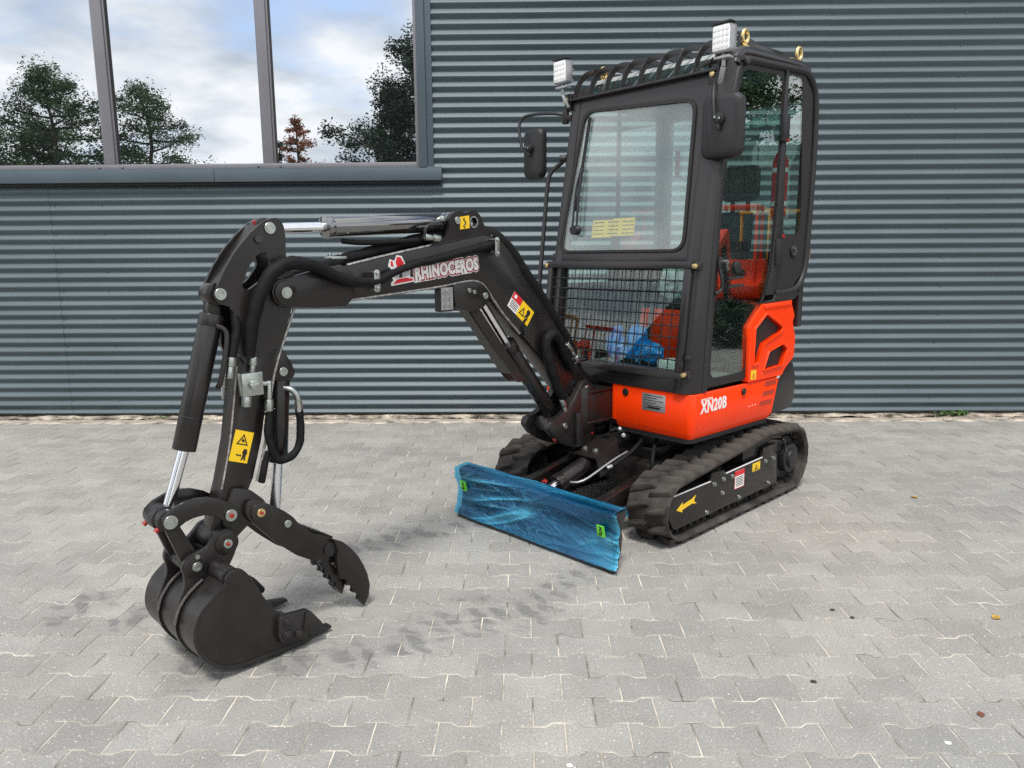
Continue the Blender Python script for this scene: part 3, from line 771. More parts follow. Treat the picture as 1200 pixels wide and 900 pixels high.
def track(yc, outer):
    hw = .115
    n = len(path); mb = MB(); vs = []; fs = []
    nor = []
    for i in range(n):
        d = (path[(i + 1) % n] - path[i - 1]).normalized(); nor.append(Vector((d.y, -d.x)))
    for i in range(n):
        p, q = path[i], nor[i]
        for off, yy in ((0, -hw), (0.0, -hw + .02), (0, hw - .02), (0, hw), (-.006, hw), (-.020, hw - .012), (-.020, -hw + .012), (-.006, -hw)):
            vs.append((p.x + q.x * off, yc + yy, p.y + q.y * off))
    for i in range(n):
        j = (i + 1) % n
        for k in range(8): fs.append((i * 8 + k, i * 8 + (k + 1) % 8, j * 8 + (k + 1) % 8, j * 8 + k))
    mb.add(vs, fs)
    # drive nubs along the inside of the belt
    for i in range(0, n, 3):
        p, q = path[i] - nor[i] * .020, nor[i]; t = Vector((-q.y, q.x))
        for y0 in (-.060, .040):
            a = [p + t * .013, p - t * .013, p - t * .008 - q * .022, p + t * .008 - q * .022]
            mb.hexa([(v.x, yc + y0, v.y) for v in a] + [(v.x, yc + y0 + .022, v.y) for v in a])
    tr = P('track', mb, RUBBER, FU)
    m = 36
    for s in (-1, 1):
        for k in range(m):
            f = ((k + (.5 if s > 0 else 0)) / m) * n
            i = int(f) % n; w = f - int(f)
            p = path[i].lerp(path[(i + 1) % n], w); q = nor[i].lerp(nor[(i + 1) % n], w).normalized(); t = Vector((q.y, -q.x)) * -1
            o = link('tread_lug', LUGM[s], None, tr)
            ex = Vector((t.x, 0, t.y)); ez = Vector((q.x, 0, q.y)); ey = ez.cross(ex)
            Mx = Matrix((ex, ey, ez)).transposed().to_4x4(); Mx.translation = Vector((p.x, yc, p.y))
            o.matrix_local = Mx
    s = outer
    yo = yc + s * .098
    # wheels
    P('sprocket', MB().cyl((-.535, yc - .05, .198), (-.535, yc + .05, .198), .125, n=24).cyl((-.535, yc, .198), (-.535, yo - s * .005, .198), .085, n=24).cyl((-.535, yc, .198), (-.535, yo + s * .012, .198), .055, n=24), MATTE, parent=tr, bevel=.004)
    P('idler_wheel', MB().cyl((.598, yc - .05, .163), (.598, yc + .05, .163), .112, n=28).cyl((.598, yc - .07, .163), (.598, yc + .07, .163), .05, n=20), BLACK2, parent=tr, bevel=.004)
    for x in (-.30, -.02, .26):
        P('track_roller', MB().cyl((x, yc - .07, .080), (x, yc + .07, .080), .048, n=20), BLACK2, parent=tr, bevel=.003)
    # side frame
    pl = roundpoly([(.690, .250), (.35, .252), (.335, .296), (.215, .286), (.205, .262), (-.180, .272), (-.194, .322), (-.335, .330), (-.367, .09), (.655, .082), (.715, .165)], .012)
    sp = P('side_plate', MB().prism(pl, yo - s * .02, yo, 1).box(-.40, .60, yc - .05, yo - s * .0205, .11, .25).box(-.46, -.02, yc - s * .06, yo - s * .03, .2505, .36), BLACK, parent=tr, bevel=.003)
    P('edge_line', MB().bar((.345, yo - s * .001, .2535), (.672, yo - s * .001, .2515), .006, .004), WHITE, parent=tr)  # thin white line along the top edge of the side plate
    P('edge_line', MB().bar((.200, yo - s * .001, .2640), (-.176, yo - s * .001, .2735), .006, .004), WHITE, parent=tr)
    if s > 0:
        Y = yo + .0006
        for (x, z) in [(.315, .233), (.226, .240), (.233, .169), (.137, .235), (.061, .106), (-.255, .114), (.377, .102), (-.212, .246), (-.3, .246)]:
            bolt(tr, x, z, yo, .0105)
        P('arrow_decal', MB().prism([(.640, .176), (.592, .205), (.594, .192), (.510, .204), (.478, .216), (.494, .190), (.470, .172), (.512, .180), (.594, .168), (.590, .156)], yo, yo + .001, 1), YELLOW, parent=tr)
        P('warning_decal', MB().box(.015, .108, yo, yo + .001, .160, .253), WHITE, parent=tr)
        P('warning_heading', MB().box(.015, .108, yo + .001, yo + .0016, .226, .253), REDST, parent=tr)
        tx = MB()
        for k in range(6): tx.box(.024, .098, yo + .001, yo + .0015, .170 + k * .0088, .1735 + k * .0088)
        P('fine_print', tx, PRINT, parent=tr)
        P('warning_border', MB().box(.012, .015, yo, yo + .0012, .160, .253).box(.108, .111, yo, yo + .0012, .160, .253).box(.012, .111, yo, yo + .0012, .157, .160), REDST, parent=tr)
        P('warning_decal', MB().box(-.155, -.072, yo, yo + .001, .212, .258), YELLOW, parent=tr)
        P('warning_symbol', MB().prism([(-.13, .222), (-.095, .222), (-.112, .248)], yo + .001, yo + .0016, 1, holes=[[(-.122, .2265), (-.104, .2265), (-.112, .240)]]).box(-.15, -.077, yo + .001, yo + .0015, .2155, .218), PRINT, parent=tr)
        P('grab_loop', MB().tube([(-.405, yo - .03, .33), (-.405, yo + .012, .325), (-.408, yo + .012, .25), (-.41, yo - .03, .245)], .006), BLACK, parent=tr)
    return tr
TRACK_L = track(.430, 1)
TRACK_R = track(-.487, -1)

# ---- undercarriage
uc = P('undercarriage_frame', MB().box(-.42, .44, -.30, .30, .17, .30).box(-.30, .36, -.20, .20, .30, .36)
       .hexa([(.30, -.29, .11), (.52, -.29, .13), (.52, -.23, .13), (.30, -.23, .11), (.30, -.29, .33), (.50, -.29, .25), (.50, -.23, .25), (.30, -.23, .33)])
       .hexa([(.30, .23, .11), (.52, .23, .13), (.52, .29, .13), (.30, .29, .11), (.30, .23, .33), (.50, .23, .25), (.50, .29, .25), (.30, .29, .33)]), BLACK, FU, bevel=.006)
P('slew_ring', MB().cyl((0, 0, .355), (0, 0, .41), .30, n=48).cyl((0, 0, .41), (0, 0, .462), .26, n=48), BLACK2, FU, bevel=.004)
for s in (-1, 1):
    P('blade_arm', MB().hexa([(.40, s * .245 - .03, .20), (1.02, s * .245 - .03, .10), (1.02, s * .245 + .03, .10), (.40, s * .245 + .03, .20), (.40, s * .245 - .03, .29), (1.02, s * .245 - .03, .185), (1.02, s * .245 + .03, .185), (.40, s * .245 + .03, .29)]), BLACK, FU, bevel=.005)
P('blade_crossbar', MB().box(.84, .90, -.23, .23, .10, .19), BLACK, FU, bevel=.005)
bc = P('blade_cylinder', MB().cyl((.44, 0, .375), (.90, 0, .247), .040, n=24).cyl((.86, 0, .258), (.905, 0, .246), .045, n=24).cyl((.40, -.045, .386), (.40, .045, .386), .042, n=20), BLACK, FU, bevel=.003)
P('rod', MB().cyl((.90, 0, .247), (.98, 0, .225), .022, n=18), CHROME, parent=bc)
P('rod_eye', MB().cyl((.97, -.03, .228), (.97, .03, .228), .032, n=18), BLACK2, parent=bc, bevel=.003)
P('grease_cap', MB().cyl((.955, -.034, .262), (.955, -.018, .272), .010, n=10), REDCAP, parent=bc)
gd = P('cylinder_guard', MB().hexa([(.52, -.075, .402), (.70, -.085, .352), (.70, .085, .352), (.52, .075, .402), (.52, -.075, .408), (.70, -.085, .358), (.70, .085, .358), (.52, .075, .408)])
       .hexa([(.52, .075, .408), (.70, .085, .358), (.70, .090, .358), (.52, .080, .408), (.52, .105, .315), (.70, .115, .262), (.70, .120, .262), (.52, .110, .315)])
       .hexa([(.52, -.080, .408), (.70, -.090, .358), (.70, -.085, .358), (.52, -.075, .408), (.52, -.11, .34), (.70, -.12, .29), (.70, -.115, .29), (.52, -.105, .34)]), BLACK, FU)
for y in (-.035, .035):
    P('bolt', MB().cyl((.64, y, .372), (.643, y, .381), .017, n=18).cyl((.643, y, .381), (.645, y, .387), .010, n=6), ZINC, parent=gd, bevel=.001)
P('clamp_bracket', MB().tube([(.50, .13, .36), (.62, .12, .33), (.80, .09, .262), (.84, .02, .25)], .006), LAMPBODY, FU)
hz = MB().tube([(.36, .10, .40), (.42, .16, .41), (.52, .17, .37), (.60, .145, .325), (.63, .135, .312)], .010).tube([(.30, .18, .42), (.38, .22, .40), (.46, .26, .33), (.47, .28, .22)], .011)
P('hydraulic_hose', hz, SLEEVE, FU)
P('hydraulic_hose', MB().tube([(.44, -.03, .43), (.36, .02, .455), (.26, .10, .44), (.2, .2, .41)], .011).tube([(.42, .03, .435), (.34, .10, .45), (.22, .17, .42)], .009), SLEEVE, FU)
for a_, b_, r_ in (((.625, .136, .313), (.655, .122, .302), .011), ((.43, .05, .42), (.46, .075, .43), .012), ((.43, .02, .445), (.45, .045, .46), .010)):
    P('hose_fitting', MB().cyl(a_, b_, r_, n=8), LAMPBODY, FU, bevel=.002)
P('swivel_block', MB().cyl((.37, .0, .37), (.37, .0, .455), .040, n=18).box(.37, .44, -.05, .07, .395, .425), BLACK2, FU, bevel=.004)

# ---- dozer blade with its film
BPRO = [(1.088, .002), (1.082, .04), (1.070, .10), (1.068, .15), (1.076, .20), (1.090, .252), (1.080, .268), (1.020, .272), (1.010, .25), (1.045, .20), (1.038, .15), (1.042, .10), (1.064, .03), (1.074, .002)]
bl = P('dozer_blade', MB().prism(BPRO, -.517, .517, 1), BLACK, FU, bevel=.002)
P('cutting_edge', MB().prism([(1.100, .0015), (1.092, .052), (1.080, .05), (1.086, .0015)], -.519, .519, 1), BLACK2, parent=bl)
P('blade_rib', MB().box(.99, 1.045, -.27, -.23, .06, .25).box(.99, 1.045, .23, .27, .06, .25), BLACK, parent=bl, bevel=.003)
def film():
    prof = [(1.008, .236), (1.008, .262), (1.024, .279), (1.052, .279), (1.084, .276), (1.097, .270), (1.101, .258), (1.092, .215), (1.083, .165), (1.083, .105), (1.096, .050), (1.106, .020)]
    pp, _ = spline([Vector((a, 0, b)) for a, b in prof], 13)
    NU = 300; NVv = len(pp); vs = []; fs = []; fold_sheen = []; crease = .0
    for i in range(NU + 1):
        u0 = -0.535 + 1.075 * i / NU
        for j, p in enumerate(pp):
            u = max(-.521, min(.521, u0)) if j < .47 * (NVv - 1) else u0
            d = (pp[min(j + 1, NVv - 1)] - pp[max(j - 1, 0)]).normalized(); nn = Vector((-d.z, 0, d.x))
            v = j / (NVv - 1)
            h = 0; fo = 0
            for k, (fx, fz, am, sh) in enumerate(((.9, 5, .012, 2.8), (1.6, 12, .0095, 3.6), (3.2, 24, .0055, 3.8), (9, 40, .0024, 3.2))):
                w1 = mn.noise(Vector((u * 2.1, v * 2.6, 4.4 + k))) * .6
                q = Vector((u * fx + 3.7 * k + v * 2.0 + w1, (v + .22 * math.sin(u * 3 + k)) * fz * .55 + w1, 1.3 * k)); r1 = (1 - min(1, abs(mn.noise(q)) * sh)) ** 3
                h += am * r1; fo = max(fo, r1 * (1.0, .9, .7, .45)[k])
            msk = min(1, max(0, .52 + 1.2 * mn.noise(Vector((u * 1.8, v * 3.2, 11))) + 1.0 * max(0, .22 - v) + 1.2 * max(0, v - .72)))
            near_st = min(abs(u + .462), abs(u - .452)); h *= (.3 + .7 * msk) * min(1, .15 + near_st * 12); fo *= msk
            e = max(0, abs(u) - .505) / .03
            back = e * (.004 + .014 * mn.noise(Vector((v * 6, u * 3, 9))))
            k = .35 if v < .45 else 1.0
            fold_sheen.append(min(1, max(fo, e * .8, .30 * max(0, 1 - abs(v - .26) * 7))))  # gathered film layers, plus a top strip paled for the sky sheen
            vs.append((p.x + nn.x * (h * k + .004) - back, u + .004 * e * mn.noise(Vector((v * 9, 2, u * 20))), max(.022 + .006 * mn.noise(Vector((u * 7, 1, 1))), p.z + nn.z * (h * k + .003))))
    n = NVv
    for i in range(NU):
        for j in range(n - 1): fs.append((i * n + j, (i + 1) * n + j, (i + 1) * n + j + 1, i * n + j + 1))
    return MB().add(vs, fs), fold_sheen
fmb, fold_sheen = film()
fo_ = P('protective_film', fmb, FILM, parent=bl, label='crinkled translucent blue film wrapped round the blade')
at = fo_.data.attributes.new('fold_sheen', 'FLOAT', 'POINT')
at.data.foreach_set('value', fold_sheen)
for y in (-.462, .452):
    st = P('lifting_point_sticker', MB().hexa([(1.096, y - .019, .156), (1.096, y + .019, .156), (1.104, y + .019, .156), (1.104, y - .019, .156), (1.107, y - .019, .208), (1.107, y + .019, .208), (1.115, y + .019, .208), (1.115, y - .019, .208)]), GREENST, parent=bl)
    hk = MB().tube([(1.1145, y - .004, .205), (1.1138, y + .008, .198), (1.1122, y - .002, .188), (1.1102, y + .008, .176), (1.1082, y - .002, .164), (1.1095, y - .010, .172)], .0028, n=6)
    P('hook_symbol', hk, PRINT, parent=bl)

# ---- upper body
P('upper_deck', MB().box(-.42, .36, -.46, .44, .455, .52).box(-.40, .20, -.44, .40, .52, .70), DEEP, FV, bevel=.006)
P('cab_floor_skirt', MB().box(-.05, .405, -.50, .43, .66, .705), BLACK, FV, bevel=.005)
def wall_strip(path_, zb, zt, th, name, m, notch=None, slant=0.0):
    n = len(path_); vs = []
    for i, (x, y) in enumerate(path_):
        a = Vector(path_[max(i - 1, 0)]); b = Vector(path_[min(i + 1, n - 1)]); d = (b - a).normalized(); nn = Vector((d.y, -d.x))
        if i == 0 and False: pass
        s = slant if i >= n - 2 else 0
        tb = .034
        zz = [zb, zb + tb, zt - .006, zt]; off = [-.020, 0, 0, -.004]
        ring = []
        for z, o_ in zip(zz, off):
            sh = -s * (1 - (z - zb) / (zt - zb)) if i == n - 1 else 0
            ring.append((x + nn.x * o_ - sh, y + nn.y * o_, z))
        for z in (zt, zb):
            sh = -s * (1 - (z - zb) / (zt - zb)) if i == n - 1 else 0
            ring.append((x - nn.x * th - sh, y - nn.y * th, z))
        vs += ring
    fs = []
    for i in range(n - 1):
        for k in range(6): fs.append((i * 6 + k, i * 6 + (k + 1) % 6, (i + 1) * 6 + (k + 1) % 6, (i + 1) * 6 + k))
    fs += [tuple(range(6)), tuple((n - 1) * 6 + k for k in range(5, -1, -1))]
    return MB().add(vs, fs)
# path runs from the front middle round the corner to the rear; outside on the left of travel
arc = [(.395 + .035 * math.cos(R(a)), .452 + .035 * math.sin(R(a))) for a in (0, 15, 30, 45, 60, 75, 90)]
pth = [(.430, .016), (.430, .2), (.430, .38)] + arc + [(.2, .487), (.0, .487), (-.2, .487), (-.33, .487), (-.390, .487)]
lp = P('lower_body_panel', wall_strip(pth, .464, .690, .02, 'x', ORANGE, slant=.07), ORANGE, FV)
P('panel_tab', MB().box(.412, .4298, -.012, .0155, .500, .689), ORANGE, parent=lp, bevel=.002)
P('panel_underside', MB().prism([(.41, .03), (.41, .44), (.38, .465), (-.32, .465), (-.32, .03)], .44, .462, 2), DEEP, parent=lp)
P('rubber_plug', MB().cyl((.430, .078, .657), (.436, .078, .657), .020, n=20), MATTE, parent=lp, bevel=.003)
P('rubber_plug', MB().cyl((-.025, .487, .655), (-.025, .498, .655), .018, n=20), MATTE, parent=lp, bevel=.004)
npt = P('nameplate', MB().box(.4302, .4315, .185, .330, .580, .669), ALU, parent=lp, bevel=.0005)
t = MB()
for k in range(6):
    z = .594 + k * .0125
    t.box(.4315, .4319, .198, .198 + (.118 if k % 2 else .08), z, z + .0035)
t.box(.4315, .4319, .225, .30, .592, .603)
P('fine_print', t, PRINT, parent=lp)
me = text_mesh('XN20B', .082, .0030, .0006, .92, 0.08); w_, x_ = width(me)
me.transform(Matrix.Translation((-x_, 0, 0))); me.transform(Matrix.Diagonal((.232 / w_, 1.0, 1.0, 1)))
lay(me, (.362, .4879, .592), (-1, 0, .012), (0, 0, 1))
link('model_lettering', me, WHITE, lp)
me = text_mesh('RHINOCEROS', .010, .0004, .0004); w_, x_ = width(me); me.transform(Matrix.Diagonal((.10 / w_, 1, 1, 1)))
lay(me, (.358, .4879, .655), (-1, 0, .012), (0, 0, 1)); link('brand_lettering', me, WHITE, lp)
P('lettering_rule', MB().box(.252, .358, .4872, .4880, .6515, .6532), WHITE, parent=lp)
for (xa, xb, z0) in ((-.243, -.357, .656), (-.227, -.342, .604), (-.200, -.320, .553)):
    P('vent_slot', MB().hexa([(xa + .006, .486, z0 - .002), (xb, .486, z0 - .002), (xb, .4885, z0 - .002), (xa + .006, .4885, z0 - .002), (xa - .006, .486, z0 + .023), (xb - .012, .486, z0 + .023), (xb - .012, .4878, z0 + .023), (xa - .006, .4878, z0 + .023)]), DARKORANGE, parent=lp)
P('white_dots', MB().box(-.09, -.097, .487, .4877, .562, .568).box(-.12, -.127, .487, .4877, .563, .569).box(-.15, -.157, .487, .4877, .564, .570), WHITE, parent=lp)
P('white_decal', MB().prism([(-.372, .702), (-.404, .702), (-.398, .684), (-.366, .684)], .4865, .4882, 1), WHITE, parent=lp)
# right-hand front panel, a sliver behind the boom foot
P('lower_body_panel', MB().prism([(-.44, .475), (-.505, .475), (-.51, .700), (-.46, .71), (-.38, .70), (-.38, .50)], .39, .425, 0), ORANGE, FV, bevel=.004)
# engine cover
cov = roundpoly([(-.055, .6965), (-.048, .985), (-.176, 1.098), (-.470, 1.106), (-.520, 1.02), (-.500, .99), (-.540, .90), (-.535, .79), (-.431, .725), (-.417, .6985)], .014)
gU = roundpoly([(-.21, 1.045), (-.385, .966), (-.360, .940), (-.195, .891), (-.143, .795), (-.100, .79), (-.105, .975)], .008)
gL = roundpoly([(-.395, .872), (-.445, .842), (-.400, .758), (-.208, .750), (-.255, .843)], .008)
ec = P('engine_cover', MB().prism(cov, .455, .493, 1, holes=[gU, gL]), ORANGE, FV)
mid = roundpoly([(-.075, .715), (-.068, .98), (-.185, 1.075), (-.45, 1.082), (-.47, 1.03), (-.40, .955), (-.47, .90), (-.51, .86), (-.50, .80), (-.42, .735)], .012)
def infl(poly, k):
    cx = sum(p[0] for p in poly) / len(poly); cz = sum(p[1] for p in poly) / len(poly)
    return [(cx + (p[0] - cx) * k, cz + (p[1] - cz) * k) for p in poly]
gU2 = [(p[0] + .0, p[1]) for p in infl(gU, 1.04)]; gL2 = infl(gL, 1.05)
def raised(poly, hole, y0, y1, k):
    n = len(poly)
    inner = hole
    vs = [(p[0], y0, p[1]) for p in poly] + [(p[0], y1, p[1]) for p in inner]
    fs = [(i, (i + 1) % n, n + (i + 1) % n, n + i) for i in range(n)]
    return MB().add(vs, fs)
for nm, gg in (('U', gU), ('L', gL)):
    o1, o2 = infl(gg, 1.12), infl(gg, 1.045)
    n = len(gg)
    vs = [(p[0], .4925, p[1]) for p in o1] + [(p[0], .503, p[1]) for p in o2] + [(p[0], .500, p[1]) for p in gg] + [(p[0], .470, p[1]) for p in gg]
    fs = [(k * n + i, k * n + (i + 1) % n, (k + 1) * n + (i + 1) % n, (k + 1) * n + i) for k in range(3) for i in range(n)]
    P('grille_surround', MB().add(vs, fs), ORANGE, parent=ec)
    P('mesh_grille', MB().prism(infl(gg, .995), .468, .474, 1), GRILLE, parent=ec)
P('cover_ledge', MB().hexa([(-.185, .493, 1.078), (-.470, .493, 1.083), (-.470, .500, 1.083), (-.185, .500, 1.078), (-.176, .40, 1.1), (-.480, .40, 1.108), (-.480, .494, 1.108), (-.176, .494, 1.1)]), ORANGE, parent=ec, bevel=.003)
P('engine_bay', MB().box(-.50, -.06, -.44, .452, .70, 1.085), DEEP, FV, bevel=.01)
P('warning_decal', MB().prism([(-.083, .758), (-.136, .758), (-.136, .708), (-.083, .708)], .4932, .4940, 1), YELLOW, parent=ec)
P('warning_symbol', MB().prism([(-.097, .716), (-.124, .716), (-.110, .746)], .494, .4946, 1, holes=[[(-.104, .7205), (-.117, .7205), (-.110, .735)]]), REDST, parent=ec)
# rear cover and counterweight
rp = [(-.525, 1.100), (-.56, .98), (-.575, .86), (-.56, .76), (-.50, .72)]
P('rear_hood', MB().prism(roundpoly([(-.46, 1.103), (-.53, 1.09), (-.585, .95), (-.59, .84), (-.54, .745), (-.46, .73)], .03), -.44, .448, 1), ORANGE, FV, bevel=.02, seg=3)
cw = P('counterweight', MB().prism(roundpoly([(-.405, .695), (-.462, .722), (-.520, .752), (-.575, .755), (-.615, .66), (-.610, .53), (-.56, .487), (-.345, .478)], .018), -.46, .470, 1), CABGREY, FV, bevel=.022, seg=3)
P('reflector_strip', MB().box(-.606, -.617, .40, .452, .62, .70), YELLOW, parent=cw)

# ---- cab shell
def XF(z): return .375 - (z - 1.33) * .165 if z > 1.33 else .375 + (1.33 - z) * .107
def lean(mb):
    mb.v = [(v[0] + XF(v[2]), v[1], v[2]) for v in mb.v]; return mb
ZS = [.692, 1.10, 1.33, 1.63, 1.83, 2.08, 2.262]
XS = [.343, .318, .303, .282, .249, .190, .135]
def pillar():
    vs = []
    for z, xs in zip(ZS, XS):
        xf = XF(z)
        sec = [(xf + .004, .385), (xf + .006, .428), (xf - .004, .452), (xf - .026, .472), (xs + .012, .484), (xs - .012, .484), (xs - .012, .448), (xf - .045, .385)]
        vs += [(x, y, z) for x, y in sec]
    n = 8; fs = []
    for i in range(len(ZS) - 1):
        for k in range(n): fs.append((i * n + k, i * n + (k + 1) % n, (i + 1) * n + (k + 1) % n, (i + 1) * n + k))
    fs += [tuple(range(n)), tuple((len(ZS) - 1) * n + k for k in range(n - 1, -1, -1))]
    return MB().add(vs, fs)
cf = P('cab_frame', pillar(), CABGREY, FV, bevel=.003)
def rpillar():
    vs = []
    for z in ZS:
        xf = XF(z)
        sec = [(xf + .004, -.44), (xf + .004, -.495), (xf - .02, -.522), (xf - .10, -.522), (xf - .10, -.48), (xf - .05, -.44)]
        vs += [(x, y, z) for x, y in sec]
    n = 6; fs = []
    for i in range(len(ZS) - 1):
        for k in range(n): fs.append((i * n + k, i * n + (k + 1) % n, (i + 1) * n + (k + 1) % n, (i + 1) * n + k))
    fs += [tuple(range(n)), tuple((len(ZS) - 1) * n + k for k in range(n - 1, -1, -1))]
    return MB().add(vs, fs)
P('corner_pillar', rpillar(), CABGREY, parent=cf, bevel=.003)
P('front_sill', lean(MB().box(-.035, -.006, -.52, .43, .690, .800)), CABGREY, parent=cf, bevel=.006)
P('crossbar', lean(MB().box(-.03, .002, -.52, .425, 1.320, 1.372)), CABGREY, parent=cf, bevel=.004)
GO = roundpoly([(-.478, 1.374), (-.405, 2.148), (.335, 2.105), (.372, 1.374)], .075, 5)
GI = roundpoly([(-.458, 1.386), (-.388, 2.130), (.318, 2.088), (.355, 1.386)], .065, 5)
fpan = lean(MB().prism([(-.50, 1.365), (-.50, 2.225), (-.2, 2.222), (.1, 2.214), (.42, 2.205), (.42, 1.365)], -.03, 0.0, 0, holes=[GO]))
P('windscreen_surround', fpan, CABGREY, parent=cf)
P('windscreen_seal', lean(MB().prism(GO, -.012, .008, 0, holes=[GI])), SEAL, parent=cf)
ws = P('windscreen', lean(MB().prism(infl(GI, 1.01), -.006, -.001, 0)), SCREENGLASS, FV)
P('sticker', lean(MB().box(-.014, -.012, -.253, -.115, 1.452, 1.545)), YELLOW, parent=ws, label='yellow instruction sticker behind the windscreen')
P('sticker', lean(MB().box(-.014, -.012, -.112, .034, 1.458, 1.550)), YELLOW, parent=ws, label='yellow instruction sticker behind the windscreen')
t = MB()
for k in range(4):
    for q in range(3): t.box(-.0115, -.011, -.245 + q * .10, -.17 + q * .10, 1.47 + k * .02, 1.474 + k * .02)
P('fine_print', lean(t), PRINT, parent=ws)
lg = P('lower_front_glass', lean(MB().box(-.035, -.030, -.47, .40, .80, 1.32)), LOWGLASS, FV)
# side frame of the door opening
dpath = [(.330, .700), (.308, 1.07), (.272, 1.63), (.239, 1.83), (.180, 2.08), (.148, 2.195), (.118, 2.252), (.066, 2.274), (-.18, 2.288), (-.43, 2.302), (-.530, 2.300), (-.592, 2.264), (-.638, 2.190), (-.656, 2.0), (-.654, 1.81), (-.640, 1.40), (-.612, 1.24), (-.520, 1.166), (-.30, 1.150)]
P('door_seal', MB().tube([(x, .478, z) for x, z in dpath], .019, n=10, smooth=3), MATTE, parent=cf)
P('roof_side_rail', MB().tube([(.150, .462, 2.235), (.110, .452, 2.292), (.04, .448, 2.312), (-.2, .448, 2.322), (-.50, .448, 2.330), (-.585, .448, 2.29), (-.64, .448, 2.20)], .034, n=12, smooth=4), CABGREY, parent=cf)
P('roof', MB().prism(roundpoly([(.055, 2.262), (.02, 2.325), (-.1, 2.338), (-.53, 2.344), (-.615, 2.295), (-.645, 2.215), (-.60, 2.215), (-.54, 2.27)], .03), -.49, .448, 1), CABGREY, parent=cf, bevel=.02, seg=3)
P('rear_post', MB().hexa([(-.655, .42, .95), (-.60, .42, .95), (-.60, .47, .95), (-.655, .47, .95), (-.655, .42, 2.25), (-.61, .42, 2.25), (-.61, .466, 2.25), (-.655, .466, 2.25)]).box(-.655, -.60, -.52, -.45, .95, 2.25), CABGREY, parent=cf, bevel=.008)
P('rear_panel', MB().box(-.64, -.60, -.46, .43, .95, 1.32).box(-.64, -.60, -.46, .43, 2.18, 2.28), CABGREY, parent=cf, bevel=.006)
RW = roundpoly([(.305, 1.20), (.262, 1.62), (.165, 2.10), (.13, 2.19), (-.56, 2.20), (-.56, 1.20)], .05)
P('right_side_panel', MB().prism([(.375, .70), (.325, 1.3), (.25, 1.88), (.13, 2.26), (-.60, 2.28), (-.62, 1.2), (-.60, .70)], -.52, -.49, 1, holes=[RW]), CABGREY, parent=cf)
P('cab_floor', MB().box(-.58, .43, -.50, .44, .700, .735), INTGREY, parent=cf)
sg = P('side_glass', MB().prism(RW, -.507, -.503, 1), CABGLASS, FV)
P('window_bar', MB().box(-.19, -.165, -.512, -.498, 1.21, 2.19), SEAL, parent=sg)
P('rear_glass', MB().box(-.625, -.620, -.44, .42, 1.32, 2.18), CABGLASS, FV)
# door and rear quarter glass
DG = [(.318, .712), (.300, 1.07), (.264, 1.63), (.232, 1.83), (.172, 2.08), (.130, 2.235), (.066, 2.262), (-.302, 2.284), (-.278, 1.60), (-.255, 1.29), (-.216, 1.14), (-.165, 1.085), (-.058, .99), (-.058, .712)]
DH = [(.276, .755), (.262, 1.07), (.228, 1.60), (.196, 1.83), (.138, 2.08), (.098, 2.205), (.060, 2.232), (-.286, 2.252), (-.262, 1.60), (-.238, 1.30), (-.200, 1.165), (-.148, 1.07), (-.046, .975), (-.046, .755)]
dr = P('door', MB().prism(roundpoly(DG, .03), .472, .477, 1), CABGLASS, FV)
P('black_border', MB().prism(roundpoly(DG, .03), .4772, .4786, 1, holes=[roundpoly(DH, .05)]), SEAL, parent=dr)
QG = [(-.322, 2.288), (-.52, 2.290), (-.612, 2.2), (-.634, 1.81), (-.618, 1.41), (-.596, 1.25), (-.50, 1.18), (-.30, 1.165), (-.345, 1.3), (-.343, 1.6)]
QH = [(-.338, 2.268), (-.49, 2.270), (-.505, 2.067), (-.552, 1.62), (-.545, 1.47), (-.37, 1.46), (-.352, 1.62)]
qg = P('quarter_glass', MB().prism(QG, .472, .477, 1), CABGLASS, FV)
P('black_border', MB().prism(QG, .4772, .4786, 1, holes=[roundpoly(QH, .035)]), SEAL, parent=qg)
P('door_post', MB().prism([(-.302, 2.290), (-.322, 2.290), (-.345, 1.6), (-.352, 1.29), (-.30, 1.145), (-.205, 1.145), (-.256, 1.29), (-.277, 1.61)], .468, .490, 1), MATTE, parent=cf, bevel=.004)
P('latch_housing', MB().box(-.275, -.335, .478, .505, 1.93, 2.07), MATTE, parent=cf, bevel=.006)
P('latch_housing', MB().box(-.27, -.335, .478, .505, 1.30, 1.44), MATTE, parent=cf, bevel=.006)
P('release_button', MB().cyl((-.312, .505, 1.935), (-.312, .512, 1.935), .008, n=10), REDCAP, parent=cf)
P('release_button', MB().cyl((-.318, .505, 1.45), (-.318, .512, 1.45), .010, n=10), REDCAP, parent=cf)
P('cab_rear_trim', MB().prism([(-.53, 1.166), (-.293, 1.150), (-.285, 1.118), (-.215, 1.116), (-.19, 1.103), (-.50, 1.110), (-.56, 1.14)], .430, .492, 1), CABGREY, parent=cf, bevel=.004)
dh = P('door_handle', MB().box(.268, .224, .478, .500, 1.285, 1.345).tube([(.250, .492, 1.29), (.246, .505, 1.24), (.246, .503, 1.19), (.285, .495, 1.172)], .009).prism([(.315, 1.135), (.300, 1.36), (.287, 1.48), (.26, 1.36), (.262, 1.135)], .4788, .486, 1), MATTE, parent=dr, bevel=.004)
P('lock_barrel', MB().cyl((.222, .490, 1.322), (.222, .518, 1.322), .013, n=12).bar((.225, .512, 1.31), (.205, .512, 1.285), .010, .010), ZINC, parent=dr)
P('round_cap', MB().cyl((.077, .477, 1.296), (.077, .489, 1.296), .030, n=24), MATTE, parent=dr, bevel=.004)
P('round_cap', MB().cyl((-.487, .477, 1.374), (-.487, .489, 1.374), .034, n=24), MATTE, parent=qg, bevel=.004)
